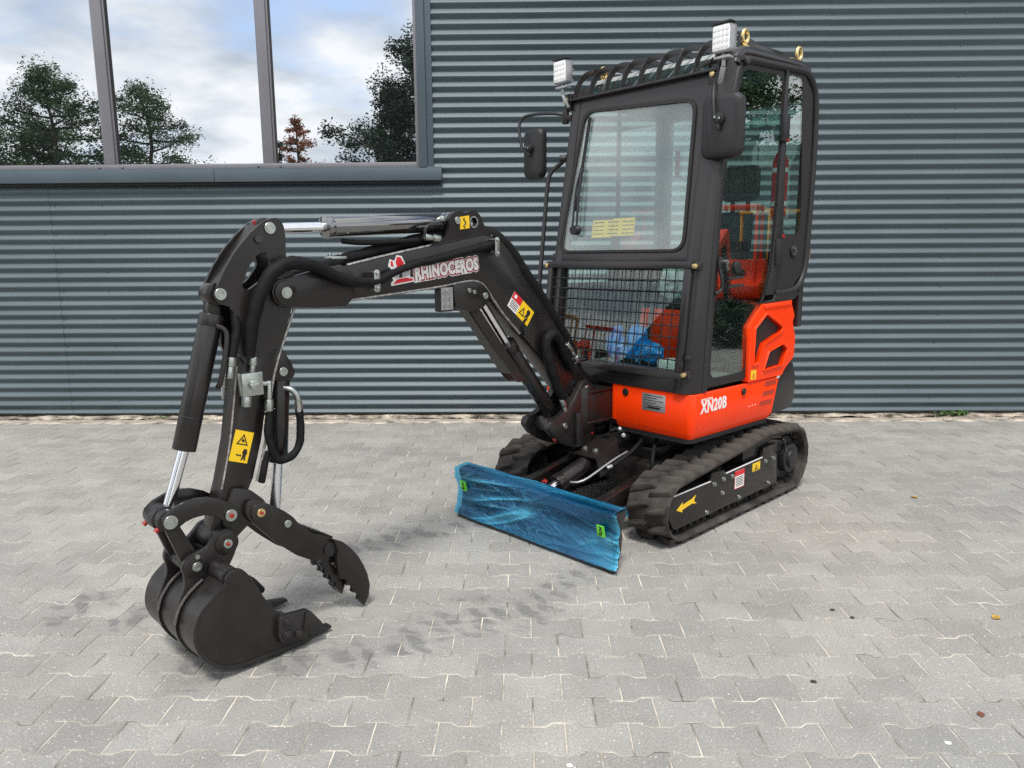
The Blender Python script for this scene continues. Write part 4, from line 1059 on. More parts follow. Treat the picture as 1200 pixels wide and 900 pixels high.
P('cap_screws', MB().cyl((-.487, .489, 1.388), (-.487, .493, 1.388), .008, n=8).cyl((-.487, .489, 1.358), (-.487, .493, 1.358), .008, n=8).cyl((-.50, .489, 1.374), (-.50, .493, 1.374), .006, n=8), ZINC, parent=qg)
P('grab_bars', MB().tube([(.16, .485, 1.24), (.03, .485, 1.245)], .007, smooth=0).tube([(.16, .485, 1.20), (.02, .485, 1.205)], .007, smooth=0), MATTE, parent=dr)
P('rear_hinge', MB().box(-.645, -.70, .44, .475, 1.36, 1.38).cyl((-.690, .46, 1.335), (-.690, .46, 1.385), .014, n=12), BRASS, parent=cf)
# lower guard
mg = P('mesh_guard', lean(MB().box(.008, .034, -.515, .438, 1.292, 1.328).box(.008, .034, -.515, .438, .765, .800)
       .box(.008, .034, -.515, -.482, .8003, 1.2917).box(.008, .034, .400, .438, .8003, 1.2917)), CABGREY, FV, bevel=.004)
for k in range(15):
    y = -.482 + .882 * (k + 1) / 16
    P('guard_wire', lean(MB().cyl((.016, y, .795), (.016, y, 1.296), .0030, n=6)), MATTE, parent=mg)
for k in range(8):
    z = .800 + .492 * (k + 1) / 9
    P('guard_wire', MB().cyl((XF(z) + .022, -.486, z), (XF(z) + .022, .404, z), .0030, n=6), MATTE, parent=mg)
for (y, z) in ((-.530, 1.305), (.456, 1.305), (.450, .790)):
    P('hinge_bolt', MB().cyl((XF(z) - .0, y, z), (XF(z) + .036, y, z), .0125, n=14), BRASS, parent=mg, bevel=.002)
    P('hinge_lug', MB().box(XF(z) - .01, XF(z) + .014, y - .021, y + .021, z - .021, z + .021), CABGREY, parent=mg, bevel=.003)
P('clip', MB().cyl((XF(.86) + .0, .455, .868), (XF(.86) + .022, .455, .868), .017, n=14), MATTE, parent=mg, bevel=.004)
# roof guard over the skylight
rgp = [(.238, 2.212), (.207, 2.30), (.146, 2.368), (.062, 2.402), (-.05, 2.410), (-.16, 2.392), (-.22, 2.345)]
rg = P('roof_guard', MB().box(.205, .262, -.515, .430, 2.205, 2.218), CABGREY, FV, bevel=.003)
for k in range(9):
    y = -.497 + .1125 * k
    q, _ = spline([Vector((a, 0, b)) for a, b in rgp], 4)
    vs = []; fs = []
    for i, p in enumerate(q):
        d = (q[min(i + 1, len(q) - 1)] - q[max(i - 1, 0)]).normalized(); nn = Vector((d.z, 0, -d.x))
        for off, yy in ((0, -.004), (0, .004), (-.030, .004), (-.030, -.004)): vs.append((p.x + nn.x * off, y + yy, p.z + nn.z * off))
    for i in range(len(q) - 1):
        for j in range(4): fs.append((i * 4 + j, i * 4 + (j + 1) % 4, (i + 1) * 4 + (j + 1) % 4, (i + 1) * 4 + j))
    fs += [(0, 1, 2, 3), tuple((len(q) - 1) * 4 + j for j in (3, 2, 1, 0))]
    P('guard_bar', MB().add(vs, fs), BLACK, parent=rg)
sk = P('skylight', MB().hexa([(.218, -.49, 2.222), (.218, .40, 2.222), (.214, .40, 2.220), (.214, -.49, 2.220), (.075, -.49, 2.322), (.075, .40, 2.322), (.070, .40, 2.318), (.070, -.49, 2.318)]), SKYLIGHT, FV)
for y in (-.49, .385):
    P('skylight_frame', MB().hexa([(.222, y - .008, 2.215), (.222, y + .028, 2.215), (.20, y + .028, 2.205), (.20, y - .008, 2.205), (.078, y - .008, 2.330), (.078, y + .028, 2.330), (.05, y + .028, 2.310), (.05, y - .008, 2.310)]), CABGREY, parent=sk, bevel=.003)
P('skylight_frame', MB().hexa([(.100, -.49, 2.306), (.100, .41, 2.306), (.092, .41, 2.298), (.092, -.49, 2.298), (.052, -.49, 2.340), (.052, .41, 2.340), (.04, .41, 2.325), (.04, -.49, 2.325)]), INTGREY, parent=sk, bevel=.002)
P('roof_light_bar', MB().hexa([(.02, .40, 2.335), (-.36, .40, 2.345), (-.36, .452, 2.345), (.02, .452, 2.335), (.02, .40, 2.372), (-.36, .40, 2.382), (-.36, .448, 2.382), (.02, .448, 2.372)]), BLACK, FV, bevel=.005)
for (x, y, z) in ((.028, .44, 2.335), (-.505, .44, 2.345), (.02, -.46, 2.325)):
    e = MB().cyl((x, y, z - .01), (x, y, z + .012), .022, n=14).cyl((x, y, z + .012), (x, y, z + .03), .012, n=12)
    vs = []; fs = []
    NN, MM = 22, 8
    for i in range(NN):
        a = 2 * PI * i / NN; cx, cz = math.cos(a), math.sin(a)
        for j in range(MM):
            b = 2 * PI * j / MM; rr = 1 + .36 * math.cos(b)
            vs.append((x + .024 * cx * rr, y + .0095 * math.sin(b), z + .055 + .030 * cz * rr))
    for i in range(NN):
        for j in range(MM):
            fs.append((i * MM + j, i * MM + (j + 1) % MM, ((i + 1) % NN) * MM + (j + 1) % MM, ((i + 1) % NN) * MM + j))
    e.add(vs, fs)
    P('lifting_eye', e, BRASS, FV)
# work lights on the roof corners
def roof_light(x, y, z, sgn):
    b = P('work_light', MB().prism(roundpoly([(y - .050, z - .062), (y + .050, z - .062), (y + .050, z + .062), (y - .050, z + .062)], .014), x - .046, x, 0), LAMPBODY, FV, bevel=.003, label='square white work light on a stalk at the cab roof corner')
    P('lens', MB().prism(roundpoly([(y - .044, z - .054), (y + .044, z - .054), (y + .044, z + .056), (y - .044, z + .056)], .010), x, x + .008, 0), LENS, parent=b, bevel=.002)
    for i in range(4):
        for j in range(4):
            P('diode', MB().cyl((x + .008, y - .032 + .0215 * i, z - .036 + .025 * j), (x + .0105, y - .032 + .0215 * i, z - .036 + .025 * j), .0085, n=10), WHITE, parent=b)
    f = MB()
    for k in range(4): f.box(x - .060, x - .046, y - .045, y + .045, z - .045 + k * .028, z - .039 + k * .028)
    P('cooling_fin', f, LAMPBODY, parent=b)
    P('rim', MB().prism(roundpoly([(y - .053, z + .0625), (y + .053, z + .0625), (y + .053, z + .070), (y - .053, z + .070)], .002), x - .03, x + .012, 0), MATTE, parent=b)
    P('lamp_stalk', MB().cyl((x - .022, y, z - .062), (x - .022, y, z - .12), .010, n=10).box(x - .045, x + .0, y - .040, y + .040, z - .088, z - .076).bar((x - .022, y, z - .12), (x - .04, y - sgn * .03, z - .19), .022, .016), LAMPBODY, parent=b, bevel=.002)
roof_light(.30, -.535, 2.362, -1)
roof_light(.275, .470, 2.335, 1)
P('lamp_bracket', MB().bar((.245, .40, 2.255), (.12, .50, 2.27), .018, .026).bar((.245, .40, 2.255), (.26, .36, 2.235), .02, .02).box(.205, .245, .385, .435, 2.13, 2.24).cyl((.11, .49, 2.255), (.11, .515, 2.255), .020, n=14), BLACK, FV, bevel=.004)
P('lamp_bracket', MB().box(.22, .25, -.55, -.50, 2.16, 2.25), BLACK, FV, bevel=.004)
P('bracket_bolt', MB().cyl((.245, .411, 2.195), (.256, .411, 2.195), .014, n=8), BRASS, FV, bevel=.001)
P('bracket_bolt', MB().cyl((.245, -.532, 2.215), (.262, -.532, 2.215), .018, n=8), BRASS, FV, bevel=.001)
# mirrors
def mirror(c, w, h, ry, side, armpts, label):
    cx, cy, cz = c
    prof = rrect(-w / 2, w / 2, -h / 2, h / 2, .045, 5)
    n = len(prof); vs = []; fs = []
    for dx, k in ((-.022, .97), (-.018, 1.0), (.006, .99), (.022, .90), (.030, .70)):
        vs += [(dx, p[0] * k, p[1] * (1 - (1 - k) * .6)) for p in prof]
    for r_ in range(4):
        for i in range(n): fs.append((r_ * n + i, r_ * n + (i + 1) % n, (r_ + 1) * n + (i + 1) % n, (r_ + 1) * n + i))
    fs += [tuple(range(n - 1, -1, -1)), tuple(4 * n + i for i in range(n))]
    Mx = Matrix.Translation((cx, cy, cz)) @ Matrix.Rotation(ry, 4, 'Z')
    def tf(mb): mb.v = [tuple(Mx @ Vector(v)) for v in mb.v]; return mb
    o = P('mirror', tf(MB().add(vs, fs)), MATTE, FV, bevel=.004, label=label)
    P('mirror_glass', tf(MB().prism(rrect(-w / 2 + .01, w / 2 - .01, -h / 2 + .01, h / 2 - .01, .035, 5), -.025, -.0225, 0)), CHROME, parent=o)
    P('ball_joint', tf(MB().cyl((.024, 0, .03), (.052, 0, .03), .026, n=18).cyl((.046, 0, .03), (.060, 0, .03), .018, n=14).cyl((.047, 0, .005), (.047, 0, -.02), .010, n=10)), MATTE, parent=o, bevel=.003)
    P('joint_screw', tf(MB().cyl((.059, -.011, .036), (.063, -.011, .036), .005, n=8).cyl((.059, .011, .030), (.063, .011, .030), .005, n=8)), ZINC, parent=o)
    P('mirror_arm', MB().tube(armpts, .0085, n=10, smooth=5), MATTE, parent=o)
    return o
mirror((.275, -.765, 1.948), .168, .29, R(-4), -1, [(.26, -.53, 2.135), (.29, -.60, 2.150), (.30, -.76, 2.165), (.318, -.825, 2.15), (.335, -.835, 2.09), (.342, -.80, 1.96)], 'dark oblong wing mirror on a bent arm beside the boom')
mirror((.285, .500, 1.942), .205, .29, R(6), 1, [(.245, .415, 2.15), (.285, .445, 2.135), (.325, .47, 2.07), (.340, .49, 1.97)], 'dark oblong wing mirror in front of the door')
P('mirror_mount', MB().cyl((.255, -.535, 2.09), (.255, -.535, 2.165), .020, n=14).bar((.255, -.535, 2.12), (.24, -.50, 2.12), .03, .03), BLACK, FV, bevel=.003)
P('rubber_stop', MB().cyl((.262, -.52, 1.90), (.285, -.55, 1.90), .02, n=12), MATTE, FV, bevel=.003)
P('handrail', MB().tube([(.250, -.520, 1.915), (.265, -.565, 1.875), (.292, -.610, 1.83), (.310, -.622, 1.76), (.345, -.618, 1.50), (.385, -.612, 1.20), (.398, -.60, 1.10), (.395, -.53, 1.04)], .0125, n=12, smooth=5), CABGREY, FV)
# wiper
wp = P('wiper', MB().tube([(XF(1.52) + .030, -.335, 1.500), (XF(1.7) + .028, -.348, 1.70), (XF(1.82) + .018, -.356, 1.83)], .0065, n=8).tube([(XF(1.52) + .030, -.365, 1.500), (XF(1.7) + .028, -.372, 1.70), (XF(1.82) + .018, -.36, 1.83)], .0055, n=8).cyl((XF(1.5) + .0, -.35, 1.495), (XF(1.5) + .038, -.35, 1.495), .026, n=16), MATTE, FV)
P('wiper_blade', MB().bar((XF(1.62) + .010, -.375, 1.60), (XF(2.10) + .010, -.348, 2.10), .008, .016), DEEP, parent=wp)

# ---- inside the cab
seat = P('operator_seat', MB().prism(roundpoly([(-.02, 1.045), (-.02, 1.12), (-.36, 1.10), (-.46, 1.60), (-.55, 1.60), (-.50, 1.04)], .03), -.20, .20, 1), SEATCL, FV, bevel=.03, seg=3)
P('headrest', MB().box(-.585, -.50, .00, .22, 1.66, 1.86), SEATCL, parent=seat, bevel=.03)
P('seat_post', MB().box(-.55, -.535, .05, .07, 1.5, 1.70).box(-.55, -.535, .15, .17, 1.5, 1.70), BLACK, parent=seat)
sb = P('seat_base', MB().box(-.40, -.02, -.20, .22, .735, 1.06), ORANGE, FV, bevel=.012)
P('warning_decal', MB().box(-.36, -.10, .2203, .2215, .80, .955), YELLOW, parent=sb)
P('warning_text_panel', MB().box(-.12, -.215, .2215, .2222, .85, .935).box(-.26, -.35, .2215, .2222, .885, .94), WHITE, parent=sb)
P('warning_symbol', MB().prism([(-.13, .81), (-.19, .81), (-.16, .845)], .2215, .2222, 1).prism([(-.27, .81), (-.34, .81), (-.305, .86)], .2215, .2222, 1), PRINT, parent=sb)
t = MB()
for k in range(5): t.box(-.128, -.207, .2222, .2226, .858 + .014 * k, .861 + .014 * k)
P('fine_print', t, PRINT, parent=sb)
P('warning_decal', MB().box(-.0198, -.0185, .13, .20, .76, .83), WHITE, parent=sb)
P('side_console', MB().box(-.52, .10, .29, .42, 1.15, 1.375).box(-.50, .02, -.42, -.29, 1.05, 1.33), MATTE, FV, bevel=.02, seg=3)
for y in (.34, -.35):
    P('joystick', MB().tube([(.02, y, 1.36), (.045, y, 1.44), (.04, y, 1.49)], .02, rs=[.025, .014, .022]).cyl((.03, y, 1.33), (.02, y, 1.37), .045, .03), MATTE, FV)
tl = P('travel_levers', MB().tube([(.16, -.05, .74), (.19, -.05, .95), (.13, -.03, 1.24), (.12, -.03, 1.30)], .010).tube([(.16, .03, .74), (.19, .03, .95), (.14, .05, 1.24), (.13, .05, 1.30)], .010).cyl((.13, -.03, 1.24), (.12, -.03, 1.32), .018, n=12).cyl((.14, .05, 1.24), (.13, .05, 1.32), .018, n=12).box(.10, .24, -.12, .12, .735, .80), MATTE, FV)
# blue plastic sleeves round the pedals
def blob(c, s, seed, amp=.35, sub=3):
    bm = bmesh.new(); bmesh.ops.create_icosphere(bm, subdivisions=sub, radius=1)
    vs = []
    for v in bm.verts:
        k = 1 + amp * (1 - 2.4 * abs(mn.noise(v.co * 1.7 + Vector((seed, 0, 0))))) * .5 + amp * .25 * mn.noise(v.co * 5 + Vector((0, seed, 0)))
        vs.append((c[0] + v.co.x * s[0] * k, c[1] + v.co.y * s[1] * k, c[2] + v.co.z * s[2] * k))
    fs = [tuple(v.index for v in f.verts) for f in bm.faces]; bm.free()
    return vs, fs
b = MB()
for c, s, sd in (((.245, -.150, .862), (.05, .052, .070), 1), ((.24, .00, .890), (.045, .045, .095), 4), ((.24, .075, .848), (.05, .075, .055), 9), ((.235, -.145, .945), (.022, .03, .03), 12), ((.24, -.07, .835), (.04, .05, .03), 15)):
    b.add(*blob(c, s, sd, .6))
P('plastic_sleeve', b, BLUECLOTH, parent=tl, label='bright blue plastic bags wrapped round the pedals')
P('pedal_plate', MB().box(.22, .34, .20, .34, .74, .83), WHITE, FV, bevel=.01)
P('emergency_hammer', MB().box(-.615, -.600, -.40, -.372, 1.84, 2.0), REDCAP, FV, bevel=.004)
P('speaker', MB().cyl((-.60, -.12, 1.95), (-.57, -.12, 1.95), .085, n=24).cyl((-.57, -.12, 1.95), (-.565, -.12, 1.95), .03, n=18), MATTE, FV, bevel=.004)
P('extinguisher', MB().cyl((-.52, .36, 1.56), (-.52, .36, 1.86), .042, n=18).cyl((-.52, .36, 1.86), (-.52, .36, 1.92), .042, .015, n=18).cyl((-.52, .36, 1.92), (-.52, .36, 1.97), .014, n=10), REDST, FV, bevel=.004)
P('holder_strap', MB().ring((-.52, .36, 1.62), (-.52, .36, 1.645), .0445, .042).ring((-.52, .36, 1.80), (-.52, .36, 1.825), .0445, .042), WHITE, FV)

# ---- boom foot and swing post
P('swing_bracket', MB().box(.34, .60, -.19, -.015, .505, .655).box(.34, .62, -.21, -.012, .655, .672).box(.34, .62, -.21, -.012, .492, .510).cyl((.60, -.10, .47), (.60, -.10, .69), .085, n=28), BLACK, FV, bevel=.006)
SW = [(.905, .520), (.885, .555), (.837, .560), (.757, .590), (.700, .640), (.655, .700), (.625, .726), (.590, .726), (.560, .705), (.530, .640), (.520, .560), (.530, .420), (.600, .375), (.700, .385), (.783, .420), (.863, .470)]
sw = P('swing_post', MB().prism(roundpoly(SW, .02), .058, .096, 1).prism(roundpoly(SW, .02), -.096, -.058, 1).prism(roundpoly([(.56, .40), (.56, .62), (.64, .60), (.72, .52), (.74, .42), (.66, .39)], .02), -.058, .058, 1), BLACK2, FW, bevel=.005)
pinhead(sw, .603, .683, .096, .0165, h=.010); pinhead(sw, .782, .515, .096, .016, h=.010)
P('grease_cap', MB().cyl((.845, .08, .455), (.850, .094, .450), .0065, n=10), REDCAP, parent=sw)
P('grease_cap', MB().cyl((.56, .10, .44), (.562, .106, .44), .0065, n=10), REDCAP, parent=sw)
P('rubber_buffer', MB().box(.655, .70, .096, .118, .40, .565), MATTE, parent=sw, bevel=.006)

# ---- boom
BO = [(1.833, 1.359), (1.604, 1.399), (1.330, 1.448), (1.291, 1.454), (1.250, 1.450), (1.176, 1.420), (1.109, 1.370), (1.01, 1.256), (.85, 1.087), (.704, .915), (.620, .800), (.545, .740), (.528, .700), (.535, .655), (.573, .620), (.650, .625), (.735, .690), (.830, .790), (.960, .915), (1.09, 1.030), (1.185, 1.118), (1.250, 1.190), (1.290, 1.236), (1.337, 1.254), (1.403, 1.255), (1.558, 1.237), (1.839, 1.214), (1.997, 1.201), (2.05, 1.205), (2.058, 1.305), (2.028, 1.323)]
bo = P('boom', MB().prism(BO, -.055, .055, 1), BLACK, FW, bevel=.007)
bead(bo, [(2.0, 1.330), (1.833, 1.362), (1.604, 1.402), (1.33, 1.451)], .050)
bead(bo, [(1.291, 1.456), (1.235, 1.447)], .050, .004)
bead(bo, [(2.04, 1.196), (1.839, 1.2115), (1.558, 1.234), (1.403, 1.252), (1.337, 1.251), (1.285, 1.228), (1.235, 1.17), (1.17, 1.10), (1.06, 1.0)], .050)
CL = [(2.324, 1.242), (2.314, 1.268), (2.294, 1.286), (2.262, 1.289), (2.16, 1.313), (2.041, 1.332), (1.99, 1.30), (1.99, 1.212), (2.03, 1.178), (2.156, 1.180), (2.257, 1.188), (2.296, 1.194), (2.317, 1.215)]
for y0, y1 in ((.0553, .078), (-.078, -.0553)):
    P('clevis_plate', MB().prism(CL, y0, y1, 1), BLACK, parent=bo, bevel=.005)
P('clevis_boss', MB().cyl((2.275, .078, 1.240), (2.275, .086, 1.240), .042, n=26), BLACK, parent=bo, bevel=.004)
pinhead(bo, 2.275, 1.240, .086, .0200, m=ZINC, h=.006)
LUGP = roundpoly([(1.609, 1.399), (1.560, 1.420), (1.512, 1.441), (1.492, 1.470), (1.492, 1.514), (1.465, 1.540), (1.432, 1.548), (1.402, 1.537), (1.373, 1.548), (1.341, 1.553), (1.313, 1.534), (1.286, 1.490), (1.240, 1.446), (1.319, 1.430), (1.469, 1.400)], .01)
HOL = circ(1.352, 1.503, .020, 18)
for y0, y1 in ((.030, .0548), (-.0548, -.030)):
    P('cylinder_lug', MB().prism(LUGP, y0, y1, 1, holes=[HOL]), BLACK, parent=bo)
P('hole_rim', MB().ring((1.352, .0548, 1.503), (1.352, .0575, 1.503), .0255, .0195), ZINC, parent=bo)
pinhead(bo, 1.447, 1.507, .0548, .0155, m=ZINC)
dc = P('lifting_decal', MB().prism([(1.433, 1.522), (1.379, 1.530), (1.377, 1.477), (1.432, 1.470)], .0552, .0562, 1), YELLOW, parent=bo)
P('hook_symbol', MB().tube([(1.407, .0566, 1.518), (1.413, .0566, 1.512), (1.405, .0566, 1.506), (1.399, .0566, 1.498), (1.408, .0566, 1.490), (1.412, .0566, 1.483), (1.404, .0566, 1.480)], .0026, n=6), PRINT, parent=bo)
LL = roundpoly([(1.478, 1.240), (1.40, 1.255), (1.327, 1.252), (1.264, 1.225), (1.248, 1.170), (1.298, 1.135), (1.356, 1.118), (1.40, 1.123), (1.461, 1.138)], .012)
for y0, y1 in ((.034, .054), (-.054, -.034)):
    P('lower_lug', MB().prism(LL, y0, y1, 1), BLACK, parent=bo, bevel=.003)
pinhead(bo, 1.288, 1.186, .054, .0150); pinhead(bo, 1.385, 1.213, .054, .0105); pinhead(bo, 1.355, 1.205, .054, .0095)
# boom work light
bw = P('work_light', MB().box(1.470, 1.548, .012, .050, 1.128, 1.237), MATTE, FW, bevel=.006, label='work light hanging under the bend of the boom')
P('lens', MB().box(1.478, 1.542, .0503, .0525, 1.136, 1.230), ALU, parent=bw)
for i in range(2):
    for j in range(3): P('diode', MB().cyl((1.496 + .028 * i, .0525, 1.155 + .028 * j), (1.496 + .028 * i, .0555, 1.155 + .028 * j), .0110, n=10), ZINC, parent=bw)
# lettering on the boom
def banner(txt, size, w, org, ex, ey, parent):
    for off, m, dy, nm in ((.0130, WHITE, 0, 'lettering_outline'), (.0098, DARKRED, .0007, 'lettering_shade'), (.0040, WHITE, .0014, 'lettering')):
        base = text_mesh(txt, size, .0040); wb, xb = width(base); bpy.data.meshes.remove(base)
        me = text_mesh(txt, size, off, .0004)
        me.transform(Matrix.Translation((-xb, 0, 0))); me.transform(Matrix.Diagonal((w / wb, 1, 1, 1)))
        o = Vector(org) + Vector((0, dy, 0))
        lay(me, o, ex, ey); link(nm, me, m, parent)
_ex = Vector((-.380, 0, .040)).normalized()
_ez = Vector((.040, 0, .380)).normalized()
banner('RHINOCEROS', .068, .355, (1.682, .0556, 1.268), _ex, _ez, bo)
# small animal emblem left of the lettering: horned head over a red base, half hidden by the hose
eo = Vector((1.800, .0556, 1.246))
def emb(pts, y, m, nm):
    q = [eo + _ex * (a * .118) + _ez * (b * .118) for a, b in pts]
    P(nm, MB().prism([(v.x, v.z) for v in q], .0552 + y, .0560 + y, 1), m, parent=bo)
emb([(-.02, .0), (.95, .02), (.98, .16), (.80, .20), (.86, .55), (.66, .66), (.55, .92), (.34, .98), (.22, .80), (.04, .88), (-.06, .66), (.08, .52), (-.02, .34), (.10, .18), (-.02, .10)], 0, WHITE, 'emblem_outline')
emb([(.05, .05), (.90, .06), (.92, .12), (.60, .20), (.25, .18)], .0008, REDST, 'emblem_base')
emb([(.30, .60), (.52, .58), (.60, .70), (.48, .90), (.34, .92), (.26, .76)], .0008, REDST, 'emblem_head')
emb([(.05, .66), (.16, .62), (.14, .80), (.06, .82)], .0008, REDST, 'emblem_horn')
emb([(.18, .22), (.40, .24), (.62, .22), (.80, .28), (.76, .48), (.52, .50), (.30, .44), (.14, .36)], .0008, ALU, 'emblem_body')
emb([(.34, .22), (.48, .22), (.46, .34), (.36, .36)], .0016, PRINT, 'emblem_shade')
# stickers on the boom leg
def quad_decal(org, ex, ey, w, h, y, m, nm, parent):
    a = Vector(org); p = [a, a + ex * w, a + ex * w + ey * h, a + ey * h]
    return P(nm, MB().prism([(v.x, v.z) for v in p], y, y + .001, 1), m, parent=parent)
dx_, dz_ = Vector((-.648, 0, -.762)), None
e1 = Vector((-.72, 0, -.60)).normalized() * 1
ea = Vector((.965 - 1.100, 0, 1.090 - 1.196)).normalized()      # along the boom, downward
eb = Vector((-ea.z, 0, ea.x)) * -1
if eb.z > 0: eb = -eb
o0 = Vector((1.098, 0, 1.198))
quad_decal(o0, ea, eb, .070, .080, .0553, WHITE, 'warning_decal', bo)
quad_decal(o0, ea, eb, .070, .034, .0563, REDST, 'warning_heading', bo)
quad_decal(o0 + ea * .071, ea, eb, .098, .080, .0553, YELLOW, 'warning_decal', bo)
for k in range(4): quad_decal(o0 + ea * .008 + eb * (.041 + .009 * k), ea, eb, .054, .003, .0563, PRINT, 'fine_print', bo)
quad_decal(o0 + ea * .012 + eb * .008, ea, eb, .016, .016, .0573, WHITE, 'warning_symbol', bo)
tri = [o0 + ea * .080 + eb * .062, o0 + ea * .120 + eb * .062, o0 + ea * .100 + eb * .020]
trj = [o0 + ea * .088 + eb * .057, o0 + ea * .112 + eb * .057, o0 + ea * .100 + eb * .032]
P('warning_symbol', MB().prism([(v.x, v.z) for v in tri], .0563, .057, 1, holes=[[(v.x, v.z) for v in trj]]), PRINT, parent=bo)
man = [o0 + ea * a + eb * c for a, c in ((.128, .014), (.146, .012), (.152, .028), (.146, .040), (.152, .060), (.142, .060), (.138, .046), (.130, .062), (.124, .058), (.130, .036), (.124, .026))]
P('warning_symbol', MB().prism([(v.x, v.z) for v in man], .0563, .057, 1), PRINT, parent=bo)

# ---- boom cylinder
bcy = P('boom_cylinder', MB().cyl((1.085, 0, .935), (.715, 0, .500), .040, n=28).cyl((1.10, 0, .955), (1.066, 0, .912), .0445, n=28).cyl((.800, -.055, .515), (.800, .055, .515), .040, n=24).bar((.73, 0, .52), (.80, 0, .515), .06, .06), BLACK, FW, bevel=.003)
P('rod', MB().cyl((1.285, 0, 1.185), (1.08, 0, .93), .021, n=20), CHROME, parent=bcy)
P('rod_eye', MB().cyl((1.288, -.033, 1.186), (1.288, .033, 1.186), .034, n=20), BLACK2, parent=bcy, bevel=.003)
bg_ = [(1.440, 1.140), (1.345, 1.142), (1.075, .815), (.990, .712), (1.060, .715), (1.175, .80)]
GP = roundpoly([(1.388, 1.140), (1.330, 1.146), (1.010, .768), (1.072, .768), (1.108, .806)], .010)
P('rod_guard', MB().prism(GP, .040, .046, 1).prism(GP, -.026, -.020, 1)
  .hexa([(1.388, -.0195, 1.132), (1.112, -.0195, .812), (1.112, .0395, .812), (1.388, .0395, 1.132), (1.382, -.0195, 1.138), (1.106, -.0195, .818), (1.106, .0395, .818), (1.382, .0395, 1.138)]), BLACK, parent=bcy)
P('hose_stub', MB().tube([(1.02, .04, .98), (1.05, .055, 1.02), (1.03, .05, 1.06), (.98, .04, 1.07)], .010), SLEEVE, parent=bcy)

# ---- arm cylinder on top
ac = P('arm_cylinder', MB().cyl((2.046, 0, 1.468), (1.50, 0, 1.498), .0385, n=40).cyl((2.058, 0, 1.467), (2.030, 0, 1.469), .0415, n=32).cyl((1.51, 0, 1.498), (1.447, 0, 1.503), .032, n=20).cyl((1.447, -.028, 1.507), (1.447, .028, 1.507), .036, n=20), GLOSSBLACK, FW, bevel=.003)
P('rod', MB().cyl((2.275, 0, 1.458), (2.05, 0, 1.468), .0185, n=24), CHROME, parent=ac)
P('rod_eye', MB().cyl((2.305, -.026, 1.457), (2.305, .026, 1.457), .036, n=20), BLACK2, parent=ac, bevel=.003)
P('oil_pipe', MB().tube([(1.515, .038, 1.485), (1.54, .056, 1.487), (1.60, .062, 1.483), (1.625, .062, 1.470), (1.632, .06, 1.435)], .0085), BLACK, parent=ac)
P('hose_fitting', MB().cyl((1.632, .06, 1.437), (1.585, .058, 1.432), .014, n=8).cyl((1.585, .058, 1.432), (1.550, .057, 1.430), .017, n=8), ZINC, parent=ac, bevel=.002)
P('port_plug', MB().cyl((1.50, .035, 1.51), (1.525, .04, 1.512), .014, n=8), ZINC, parent=ac, bevel=.002)
P('hydraulic_hose', MB().tube([(1.99, .01, 1.418), (1.9, .02, 1.412), (1.75, .035, 1.418), (1.66, .05, 1.424)], .010), SLEEVE, parent=ac)

# ---- dipper arm
AB = [(2.431, 1.10), (2.30, 1.285), (2.225, 1.285), (2.218, 1.23), (2.237, 1.18), (2.327, .963), (2.376, .734), (2.416, .604), (2.468, .504), (2.485, .421), (2.524, .385), (2.572, .395), (2.575, .437), (2.560, .504), (2.525, .604), (2.485, .754), (2.446, .998)]
ar = P('dipper_arm', MB().prism(AB, -.040, .040, 1), BLACK, FW, bevel=.004)
CHK = roundpoly([(2.288, 1.492), (2.268, 1.490), (2.252, 1.470), (2.247, 1.436), (2.250, 1.335), (2.208, 1.285), (2.240, 1.181), (2.285, 1.06), (2.420, 1.00), (2.458, 1.06), (2.452, 1.195), (2.480, 1.206), (2.504, 1.213), (2.516, 1.240), (2.502, 1.265), (2.472, 1.322), (2.431, 1.381), (2.375, 1.440), (2.323, 1.482)], .012)
CHH = roundpoly([(2.418, 1.262), (2.392, 1.323), (2.363, 1.363), (2.334, 1.379), (2.312, 1.371), (2.308, 1.333), (2.346, 1.284), (2.395, 1.252)], .012)
for y0, y1 in ((.0403, .054), (-.054, -.0403)):
    P('cheek_plate', MB().prism(CHK, y0, y1, 1, holes=[CHH]), BLACK, parent=ar)
P('cheek_spacer', MB().hexa([(2.50, -.040, 1.262), (2.34, -.040, 1.470), (2.34, .040, 1.470), (2.50, .040, 1.262), (2.488, -.040, 1.254), (2.330, -.040, 1.458), (2.330, .040, 1.458), (2.488, .040, 1.254)]), BLACK, parent=ar)
P('arm_boss', MB().cyl((2.275, -.0545, 1.240), (2.275, .0548, 1.240), .055, n=28), BLACK, parent=ar, bevel=.004)
pinhead(ar, 2.305, 1.457, .054, .0200, m=ZINC); pinhead(ar, 2.493, 1.243, .054, .0195, m=ZINC)
P('grease_nipple', MB().cyl((2.352, .045, 1.468), (2.357, .048, 1.480), .006, n=8), REDCAP, parent=ar)
P('bolt_stub', MB().cyl((2.35, .054, 1.418), (2.352, .063, 1.42), .012, n=12), MATTE, parent=ar)
bead(ar, [(2.222, 1.18), (2.312, .963), (2.361, .734), (2.405, .59)], .041, .005)
bead(ar, [(2.447, 1.0), (2.488, .754), (2.53, .59)], .039, .003)
TB = roundpoly([(2.285, 1.06), (2.240, .985), (2.228, .949), (2.250, .925), (2.330, .935), (2.345, 1.0)], .012)
for y0, y1 in ((.022, .038), (-.038, -.022)):
    P('thumb_cylinder_lug', MB().prism(TB, y0, y1, 1), BLACK, parent=ar, bevel=.003)
pinhead(ar, 2.278, .962, .038, .0160)
TB2 = roundpoly([(2.500, .590), (2.440, .572), (2.388, .520), (2.372, .470), (2.400, .432), (2.450, .450), (2.520, .400), (2.545, .480)], .016)
